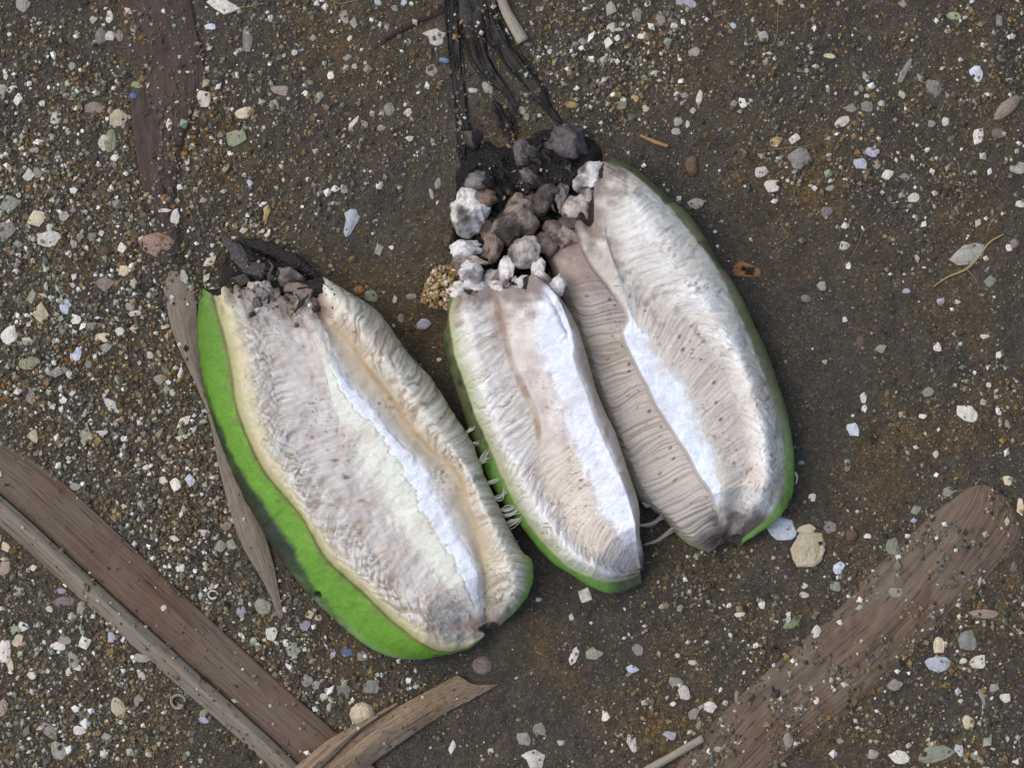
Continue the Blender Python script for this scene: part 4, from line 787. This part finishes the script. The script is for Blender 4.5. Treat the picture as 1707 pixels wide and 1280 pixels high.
SPECIAL = [  # x, y, w, h, colour, angle, shape, label
 (373,10,56,30,'w',0,'poly','large chalk white shell piece under a yellow-green fibre'),
 (184,235,20,40,'G',8,'poly','mossy green shell flake leaning on a white chip'),
 (223,160,14,13,'B',0,'pebble','tiny glossy blue bead-like chip'),
 (394,231,36,36,'G',15,'poly','square pale green shell flake on dark sand'),
 (83,400,40,28,'w',-8,'poly','white lobed shell piece on coarse grit'),
 (260,408,60,42,'P',8,'fan','large pink and grey shell fragment beside the buried leaf'),
 (350,436,28,15,'c',-35,'poly','cream shell chip with rusty brown centre near the fruit stalk stub'),
 (68,521,28,35,'c',0,'poly','cream shell piece with ochre edge on coarse grit'),
 (15,558,28,31,'w',0,'poly','bluish white pointed shell piece on coarse grit'),
 (185,675,40,18,'w',42,'poly','long white shell splinter on coarse brown grit'),
 (306,703,32,15,'w',-42,'poly','slender white shell splinter near the grey leaf sliver'),
 (107,1004,38,22,'m',-5,'fan','mauve grey shell fragment against the folded flap'),
 (6,1086,24,38,'w',0,'poly','white rounded shell piece at the edge of ochre grit'),
 (196,1177,24,32,'c',-15,'poly','cream wedge-shaped shell piece in ochre grit'),
 (297,1169,30,30,'k',0,'ring','curled broken snail shell beside the folded flap'),
 (83,1217,42,19,'k',42,'poly','long pale grey shell wedge in ochre grit'),
 (355,991,20,18,'w',0,'ring','small white ring-shaped chip with a hole'),
 (605,1190,44,42,'c',0,'pebble','round cream pebble with brown pit beside the torn leaf'),
 (976,991,25,28,'w',10,'poly','white angular shell chip just below the dark fruit tip'),
 (957,1093,32,13,'w',-68,'poly','narrow white rectangular shell strip with brown speck'),
 (991,1088,30,22,'g',-12,'poly','grey-green rectangular shell plate on dark sand'),
 (890,1268,42,38,'w',0,'lobe','lobed bright white shell piece between fruit tips and pale stick'),
 (1322,1037,38,15,'G',-36,'poly','long green shell flake beside the sandy leaf'),
 (1511,1037,19,19,'b',0,'poly','small square white chip with dark dot on the sandy leaf'),
 (1640,1023,52,16,'p',4,'fan','low pinkish white shell ridge at the edge of the sandy leaf'),
 (1565,1073,18,30,'c',0,'poly','knobbly cream shell bit beside the sandy leaf'),
 (1612,1067,32,34,'e',0,'poly','translucent beige grey shell plate beyond the sandy leaf'),
 (1562,1107,46,27,'b',5,'fan','smooth white triangular shell valve on dark sand'),
 (1637,1170,14,46,'k',-15,'crescent','pale crescent shell sliver standing in dark grit'),
 (1314,1234,18,29,'k',5,'poly','pale oval-ended chip lying on the sandy leaf'),
 (1498,1261,36,22,'w',10,'poly','bright white shell block beside the dull green plate'),
 (1561,1256,62,28,'g',-8,'poly','dull green shell plate half sunk in grit'),
 (1303,881,50,38,'b',5,'poly','bluish white pointed shell piece against the olive-skinned fruit'),
 (1346,915,56,58,'c',0,'poly','large beige ribbed shell plate beside the bluish white piece'),
 (1612,688,38,26,'w',20,'poly','white four-sided shell piece with dark edge on dark sand'),
 (1679,801,24,17,'c',0,'lobe','cream shell lump at the round end of the sandy leaf'),
 (1327,797,8,22,'w',-10,'crescent','tiny white crescent chip against the green skin edge'),
 (725,63,42,29,'w',0,'lobe','white three-cornered shell with dark pit beside black strips'),
 (741,101,19,9,'B',12,'pebble','light blue oval chip beside the ribbed black strip'),
 (590,204,26,8,'w',-52,'poly','thin white sliver lying on ochre grit'),
 (1144,5,34,14,'l',8,'poly','pale lilac shell piece on ochre grit beyond the pale stem'),
 (953,175,24,12,'y',6,'pebble','glossy yellowish pebble near the end of a black strip'),
 (1153,277,24,36,'n',0,'pebble','brown pink pebble sunk in sand beside the olive-skinned fruit'),
 (1509,118,10,44,'k',28,'poly','pale green and white plant splinter on dark sand'),
 (1678,181,60,24,'p',-42,'pebble','long pinkish grey stone slab on dark sand'),
 (1403,204,30,16,'w',-25,'poly','white shell bit on the sand above the lilac chip'),
 (1333,265,38,36,'e',0,'poly','large dull grey shell plate among white chips'),
 (1454,254,24,17,'l',-5,'poly','lilac blue four-sided shell chip'),
 (1613,425,62,34,'k',-20,'fan','pale winged shell piece beside the tan rootlet'),
 (1245,450,46,26,'o',6,'poly','ochre and cream pebble with a dark hole beside the olive fruit'),
 (1160,340,29,19,'k',0,'fan','pale green triangular chip beside the olive fruit skin'),
 (583,371,28,50,'b',22,'lobe','white and bluish shell piece alone on dark smooth sand'),
 (443,358,13,34,'y',15,'lobe','yellow stained white shell sliver near the stalk stub'),
 (706,540,26,18,'l',0,'poly','dull lilac grey chip in the shaded gap beside the fruit')]
LAND = [("beside the green fruit's rim", [(390,800),(450,930),(560,1060),(680,1115),(620,1090)]), ('beside the thin grey leaf sliver', [(290,600),(330,750),(380,900),(270,560),(320,830),(430,1000)]),
 ('beside the dark buried leaf', [(190,150),(230,250),(330,100),(240,60),(350,190),(320,20)]), ('beside the broad folded leaf', [(60,760),(200,880),(330,1010),(450,1110),(100,1000),(220,1120),(340,1220),(150,1040)]),
 ('around the pink shell fragment', [(260,408),(220,420),(300,380)]), ('on the coarse grit by the cream ochre-edged shell', [(68,521),(120,560),(40,590)]), ('on the coarse grit by the white lobed shell', [(83,400),(40,360),(130,390)]),
 ('on brown grit by the long white splinter', [(185,675),(120,700),(140,640)]), ('in the ochre grit by the long pale wedge', [(83,1217),(140,1200),(60,1130),(120,1080)]), ('by the mossy green flake', [(184,235),(120,220),(60,270)]),
 ('near the square green flake', [(394,231),(430,280),(420,190)]), ('under the large chalk white shell', [(373,10),(400,60)]), ('on dark sand at the corner far from the fruit', [(30,30),(60,120),(110,60)]),
 ('beside the blackened stalk strips', [(720,120),(740,200),(700,40),(800,150),(870,190),(690,250)]), ('by the half-buried brown twig strip', [(640,70),(590,90),(560,40)]), ('by the thin white sliver on ochre grit', [(590,204),(540,160),(650,200)]),
 ('beyond the pale peeled stem', [(910,60),(970,70),(930,110)]), ('by the pale lilac shell piece', [(1144,5),(1080,40),(1200,50)]), ('near the sunken brown pink pebble', [(1153,277),(1140,200),(1060,170),(1210,180)]),
 ('around the dull grey shell plate', [(1333,265),(1280,300),(1380,300)]), ('by the lilac blue chip', [(1454,254),(1500,290),(1430,190)]), ('near the pinkish grey slab', [(1678,181),(1630,220),(1560,200)]), ('near the pale green plant splinter', [(1509,118),(1400,90),(1580,40)]),
 ('near the tan rootlet', [(1600,470),(1680,420),(1540,340)]), ('on the smooth dark sand past the olive fruit', [(1400,400),(1400,500),(1450,560),(1380,700)]), ('by the white four-sided shell', [(1612,688),(1560,660),(1660,740)]),
 ('by the beige ribbed plate', [(1346,915),(1383,878),(1400,940)]), ('beside the sandy leaf', [(1480,900),(1350,1050),(1540,850),(1430,1200),(1500,1140),(1200,1190),(1690,950)]), ('around the smooth white valve', [(1562,1107),(1620,1110),(1660,1150)]),
 ('by the dull green plate', [(1561,1256),(1620,1230),(1480,1260)]), ('beside the torn tan leaf', [(650,1120),(800,1180),(590,1150),(750,1230)]), ('below the fruit tips by the white strip', [(957,1093),(991,1060),(900,1010)]), ('near the lobed bright white shell', [(890,1260),(950,1220),(1010,1250)]),
 ('between the white strip and the pale stick', [(1060,1110),(1120,1160),(1100,1230)]), ('by the lone white shell on dark sand', [(583,371),(640,420),(560,310)]), ('by the yellow stained sliver', [(443,358),(430,320)]), ('in the shaded gap beside the fruit', [(690,520),(610,490)])]
def nearest(x, y):
    best = min(((x-px)**2+(y-py)**2, t) for t, ps in LAND for px, py in ps); return best[1]
def outline(kind, r):
    if kind == 'fan': a = [(-1,.1),(-.62,-.62),(.1,-1),(.75,-.55),(1,.35),(.6,.75),(0,.9),(-.6,.55)]
    elif kind == 'lobe': a = [(-1,.45),(-.55,.1),(-.3,-.7),(.15,-1),(.6,-.75),(.75,-.1),(1,.6),(.5,.75),(.1,1),(-.5,.8)]
    elif kind == 'crescent': a = [(-.9,-1),(-.1,-.75),(.6,-.25),(1,.3),(.7,.85),(.1,1),(-.3,.7),(.1,.2),(-.1,-.3)]
    elif kind == 'pebble': a = [(math.cos(t)*(1+r.uniform(-.06,.06)), math.sin(t)*(1+r.uniform(-.06,.06))) for t in np.linspace(0, 2*math.pi, 12, endpoint=False)]
    else:
        n = r.integers(4, 8); t = np.sort(np.linspace(0, 2*math.pi, n, endpoint=False)+r.uniform(-.33, .33, n)); q = r.uniform(.72, 1.08, n)
        a = [(math.cos(x)*k, math.sin(x)*k) for x, k in zip(t, q)]
        b = []
        for i in range(n):        # break each straight side once
            p, s = np.array(a[i]), np.array(a[(i+1) % n]); b += [tuple(p*.96), tuple((p+s)/2*r.uniform(.94, 1.1))]
        a = b
    a = np.array(a, float)+r.normal(size=(len(a), 2))*.025; a -= (a.max(0)+a.min(0))/2; return a/np.abs(a).max(0)
def flake_mesh(kind, r):
    me = bpy.data.meshes.new('shell_chip')
    if kind == 'ring':
        n = 14; V = []; F = []
        a = np.linspace(0, 2*math.pi*.92, n)
        for i, t in enumerate(a):
            w = .5+.2*i/n
            for rr, z in ((1, -.2), (1-w*.45, .9+.5*i/n), (1-w, -.2)): V.append((math.cos(t)*rr*(1+.06*math.sin(3*t)), math.sin(t)*rr, z))
        for i in range(n-1):
            for q in range(3): F.append((i*3+q, i*3+(q+1) % 3, i*3+3+(q+1) % 3, i*3+3+q))
        F += [(0, 2, 1), (n*3-3, n*3-2, n*3-1)]
        me.from_pydata(V, [], F)
    else:
        o = outline(kind, r); n = len(o)
        rings = [(1.0, -.6), (1.0, .16), (.9, .34), (.5, .46)] if kind != 'pebble' else [(.9, -.6), (1, .0), (.86, .45), (.5, .78)]
        c = o.mean(0); tilt = r.normal(size=2)*.10
        V = []
        for s, z in rings:
            for p in o:
                q = c+(p-c)*s; V.append((q[0], q[1], z+(tilt@q if z > 0 else 0)+(r.uniform(-.05, .05) if z > 0 else 0)))
        V.append((c[0], c[1], rings[-1][1]+(.03 if kind != 'pebble' else .1)))
        F = [tuple(range(n-1, -1, -1))]
        for k in range(len(rings)-1):
            for i in range(n): F.append((k*n+i, k*n+(i+1) % n, (k+1)*n+(i+1) % n, (k+1)*n+i))
        k = (len(rings)-1)*n
        for i in range(n): F.append((k+i, k+(i+1) % n, len(V)-1))
        me.from_pydata(V, [], F)
    me.materials.append(M_shell)
    if kind in ('pebble', 'ring', 'fan', 'lobe', 'crescent'): me.polygons.foreach_set('use_smooth', np.ones(len(me.polygons), bool))
    me.update(); return me
r = np.random.default_rng(5)
POOL = [flake_mesh('poly', r) for _ in range(26)]+[flake_mesh('pebble', r) for _ in range(4)]+[flake_mesh('lobe', r) for _ in range(3)]
def place_chip(name, me, x, y, w, h, c, ang, tilt, label, cat, group, thick):
    z, _ = topz(np.array([x]), np.array([y])); z = float(z[0])
    o = bpy.data.objects.new(name, me); col.objects.link(o)
    t = thick*S*.5
    o.location = to_world(np.array([x, y, z+thick*.02]))
    o.rotation_euler = (tilt[0], tilt[1], -math.radians(ang)); o.scale = (w*.5*S, h*.5*S, t*2)
    k = r.uniform(.66, 1.04); o.color = (*np.clip(lin(PAL[c])*k, 0, .85), 1)
    tag(o, label, cat, group)
    q = np.linspace(-1, 1, 13); qx, qy = np.meshgrid(q, q); m = qx**2+qy**2 < 1
    ca, sa = math.cos(math.radians(ang)), math.sin(math.radians(ang)); ex, ey = qx[m]*w*.5, qy[m]*h*.5
    raster(np.column_stack([x+ex*ca-ey*sa, y+ex*sa+ey*ca, np.full(m.sum(), z+thick*.42)]), 97)
    return o
for row in CHIPS.replace('\n', '|').split('|'):
    x, y, w, h, c = row.split(); x, y, w, h = map(float, (x, y, w, h))
    me = POOL[r.integers(0, 26)] if c not in 'nom' else POOL[26+r.integers(0, 4)]
    size = 'tiny' if max(w, h) < 12 else ('small' if max(w, h) < 20 else 'flat')
    shape = ' slender' if max(w, h) > 1.65*min(w, h) else ''
    lab = f'{size}{shape} {CNAME[c]} shell chip {nearest(x, y)}'
    place_chip('shell_chip', me, x, y, w*1.18, h*1.18, c, r.choice([0, 0, 180])+r.uniform(-12, 12), r.uniform(-.12, .12, 2), lab, 'shell chip', lab.replace('chip', 'chips', 1), max(3.5, min(w, h)*.32))
for x, y, w, h, c, ang, kind, lab in SPECIAL:
    stone = any(k in lab for k in ('pebble', 'slab')); splinter = 'plant' in lab
    nm, cat = ('pebble', 'pebble') if stone else (('plant_splinter', 'splinter') if splinter else ('shell_fragment', 'shell'))
    place_chip(nm, flake_mesh(kind, r), x, y, w*1.03, h*1.03, c, ang, r.uniform(-.06, .06, 2), lab, cat, None, max(4.5, min(w, h)*(.28 if kind != 'pebble' else .4)))

def pit(owner, x, y, rad, rgb):
    z, _ = topz(np.array([x]), np.array([y]))
    V = ICO1[0]*np.array([rad, rad*.85, 1.6])*(1+.2*fbm(ICO1[0][:, :1]*2, ICO1[0][:, 1:2]*2, int(x), 2))+np.array([x, y, float(z[0])+.6])
    W = to_world(V); mi = owner.matrix_basis.inverted()
    W = np.array([mi @ mathutils.Vector(p) for p in W])
    o = link_mesh('pit', W, ICO1[1][:, ::-1], M_rot, owner, None, np.tile(lin(rgb), (len(V), 1)))
for lab, x, y, rad, c in [('ochre and cream', 1240, 448, 5, (34,26,20)), ('white three-cornered', 731, 56, 2.2, (50,44,40)), ('white three-cornered', 724, 66, 3, (120,108,92)), ('round cream pebble', 601, 1195, 7, (110,92,52)), ('small square white', 1510, 1034, 2, (40,36,34))]:
    pit(next(o for o in bpy.data.objects if o.get('label', '').startswith(lab)), x, y, rad, c)

# ------------------------------------------------------------------ loose sand grains
GP = np.array([(108,103,90),(94,88,70),(78,74,65),(120,102,68),(136,118,80),(142,140,126),(60,58,53),(120,126,108),(120,92,60),(104,102,94),(184,183,172),(206,205,198)], float)
GPW = np.array([.19,.15,.15,.10,.06,.10,.10,.06,.025,.10,.02,.01]); GPW /= GPW.sum()
OCT_V = np.array([(1,0,0),(-1,0,0),(0,1,0),(0,-1,0),(0,0,1),(0,0,-1)], float)
OCT_F = np.array([(0,2,4),(2,1,4),(1,3,4),(3,0,4),(2,0,5),(1,2,5),(3,1,5),(0,3,5)])
def grains_geo(x, y, z, s, cols, rg, shape=None):
    V0, F0 = shape if shape is not None else (OCT_V, OCT_F)
    n = len(x); k = len(V0)
    sc = s[:, None]*rg.uniform(.65, 1.25, (n, 3))
    V = V0[None]*sc[:, None, :]*rg.uniform(.7, 1.15, (n, k, 1))
    a = rg.uniform(0, 2*math.pi, n); b = rg.uniform(-.9, .9, n)
    ca, sa, cb, sb = np.cos(a)[:, None], np.sin(a)[:, None], np.cos(b)[:, None], np.sin(b)[:, None]
    X, Y, Z = V[..., 0], V[..., 1], V[..., 2]
    Y, Z = Y*cb-Z*sb, Y*sb+Z*cb
    X, Y = X*ca-Y*sa, X*sa+Y*ca
    V = np.stack([X+x[:, None], Y+y[:, None], Z+z[:, None]], -1)
    F = (F0[None]+(np.arange(n)*k)[:, None, None]).reshape(-1, 3)[:, ::-1]
    return to_world(V.reshape(-1, 3)), F, np.repeat(cols, k, 0)
def pick(n, x, y, rg, extra=0):
    idx = rg.choice(len(GP), n, p=GPW); c = lin(GP[idx])*rg.uniform(.7, 1.2, (n, 1))
    och = np.clip(fbm(x/60., y/60., 201, 3)*1.9+.25, 0, 1)[:, None]*.8
    keep = (idx < 10)[:, None]
    return np.where(keep, c*(1-och)+c*np.array([1.22, .95, .62])*och, c)
rg = np.random.default_rng(21)
LEAF_KEEP = {11: .05, 12: .10, 13: .05, 14: 1.0, 15: .03, 16: .45, 17: .10, 18: .5, 97: .06, 98: .10, 99: 0.0}
def scatter(n, smin, smax, dens, lift, name, tiny=False, pale=None):
    n = int(n*1.3); x = rg.uniform(-260, 1970, n); y = rg.uniform(-260, 1540, n)
    z, tid = topz(x, y); c = coarse(x, y)
    patch = np.clip(.5+1.6*fbm(x/45., y/45., 301, 3), 0, 1.4)
    pr = dens(c)
    for k, v in LEAF_KEEP.items(): pr = np.where(tid == k, (v*(patch if k in (14, 16, 18) else 1)*(.8 if smax > 5 else 1.4)), pr)
    ok = rg.uniform(0, 1, n) < pr
    x, y, z, tid = x[ok], y[ok], z[ok], tid[ok]; m = len(x)
    s = smin+(smax-smin)*rg.uniform(0, 1, m)**2.2
    cc = pick(m, x, y, rg)
    if pale is not None:
        q = rg.uniform(0, 1, m) < pale; w = lin(np.array([(194,192,178),(216,217,212),(172,168,148),(152,160,140)]))[rg.integers(0, 4, m)]; cc = np.where(q[:, None], w, cc)
    return x, y, z+s*lift, s, cc
parts = [scatter(95000, 1.7, 4.4, lambda c: np.clip(.03+.95*c, 0, 1), .05, 'a'),
         scatter(60000, 3.2, 7.0, lambda c: np.clip(-.06+.72*c, 0, 1), .15, 'b', pale=.10),
         scatter(9000, 5.0, 10.5, lambda c: np.clip(-.10+.66*c, 0, 1), .0, 'e', pale=.22),
         scatter(26000, .9, 1.9, lambda c: (.35+.3*c), .4, 'c', pale=.22)]
x, y, z, s, cc = [np.concatenate(q) for q in zip(*parts)]
gV, gF, gC = grains_geo(x, y, z, s, cc, rg)
gobj = link_mesh('sand_grains', gV, gF, M_grain, None, None, gC, False); gobj['kind'] = 'stuff'
gobj['label'] = 'loose brown, ochre and grey sand grains strewn over the wet sand'; gobj['category'] = 'sand'
# small pale shell grit, too many to count
x, y, z, s, cc = scatter(9500, 2.0, 7.6, lambda c: .035+.6*c**1.5, .15, 'd', pale=.7)
f4 = np.array([(1,.2,-.2),(.3,.9,-.2),(-.8,.6,-.2),(-.9,-.4,-.2),(.2,-1,-.2),(.7,.1,.3),(.2,.6,.35),(-.55,.4,.3),(-.6,-.3,.35),(.1,-.7,.3)], float)
ff = np.array([(0,1,6),(0,6,5),(1,2,7),(1,7,6),(2,3,8),(2,8,7),(3,4,9),(3,9,8),(4,0,5),(4,5,9),(5,6,7),(5,7,8),(5,8,9)])
gV, gF, gC = grains_geo(x, y, z, s, cc, rg, (f4, ff))
go = link_mesh('shell_grit', gV, gF, M_grain, None, None, gC, False); go['kind'] = 'stuff'
go['label'] = 'fine white and cream broken shell grit scattered over the sand'; go['category'] = 'shell grit'
# clump of stuck ochre sand between the fruits
n = 620; a = rg.uniform(0, 2*math.pi, n); q = np.sqrt(rg.uniform(0, 1, n)); x = 746+38*q*np.cos(a)*(1+.2*np.sin(3*a)); y = 479+42*q*np.sin(a)*(1+.15*np.cos(2*a))
z = 26+44*(1-q**2)*rg.uniform(.2, 1, n)**.4; s = rg.uniform(2.6, 6.6, n)
z = np.where(rg.uniform(0, 1, n) < .3, rg.uniform(4, 40, n), z)
cl = lin(np.array([(146,120,78),(164,138,94),(120,98,64),(186,170,138),(214,206,190),(104,86,62)]))[rg.choice(6, n, p=[.27,.25,.18,.14,.08,.08])]*rg.uniform(.75, 1.15, (n, 1))
gV, gF, gC = grains_geo(x, y, z, s, cl, rg)
bs = to_world(np.array([746., 479., 0.]))
tag(link_mesh('sand_clump', gV, gF, M_grain, None, bs, gC, False), 'clump of stuck ochre sand grains against the white-cored fruit piece', 'sand clump')
print('tris', sum(len(o.data.loop_triangles) or sum(len(p.vertices)-2 for p in o.data.polygons) if len(o.data.polygons) < 1 else int(len(o.data.loops)-2*len(o.data.polygons)) for o in bpy.data.objects if o.type == 'MESH'))
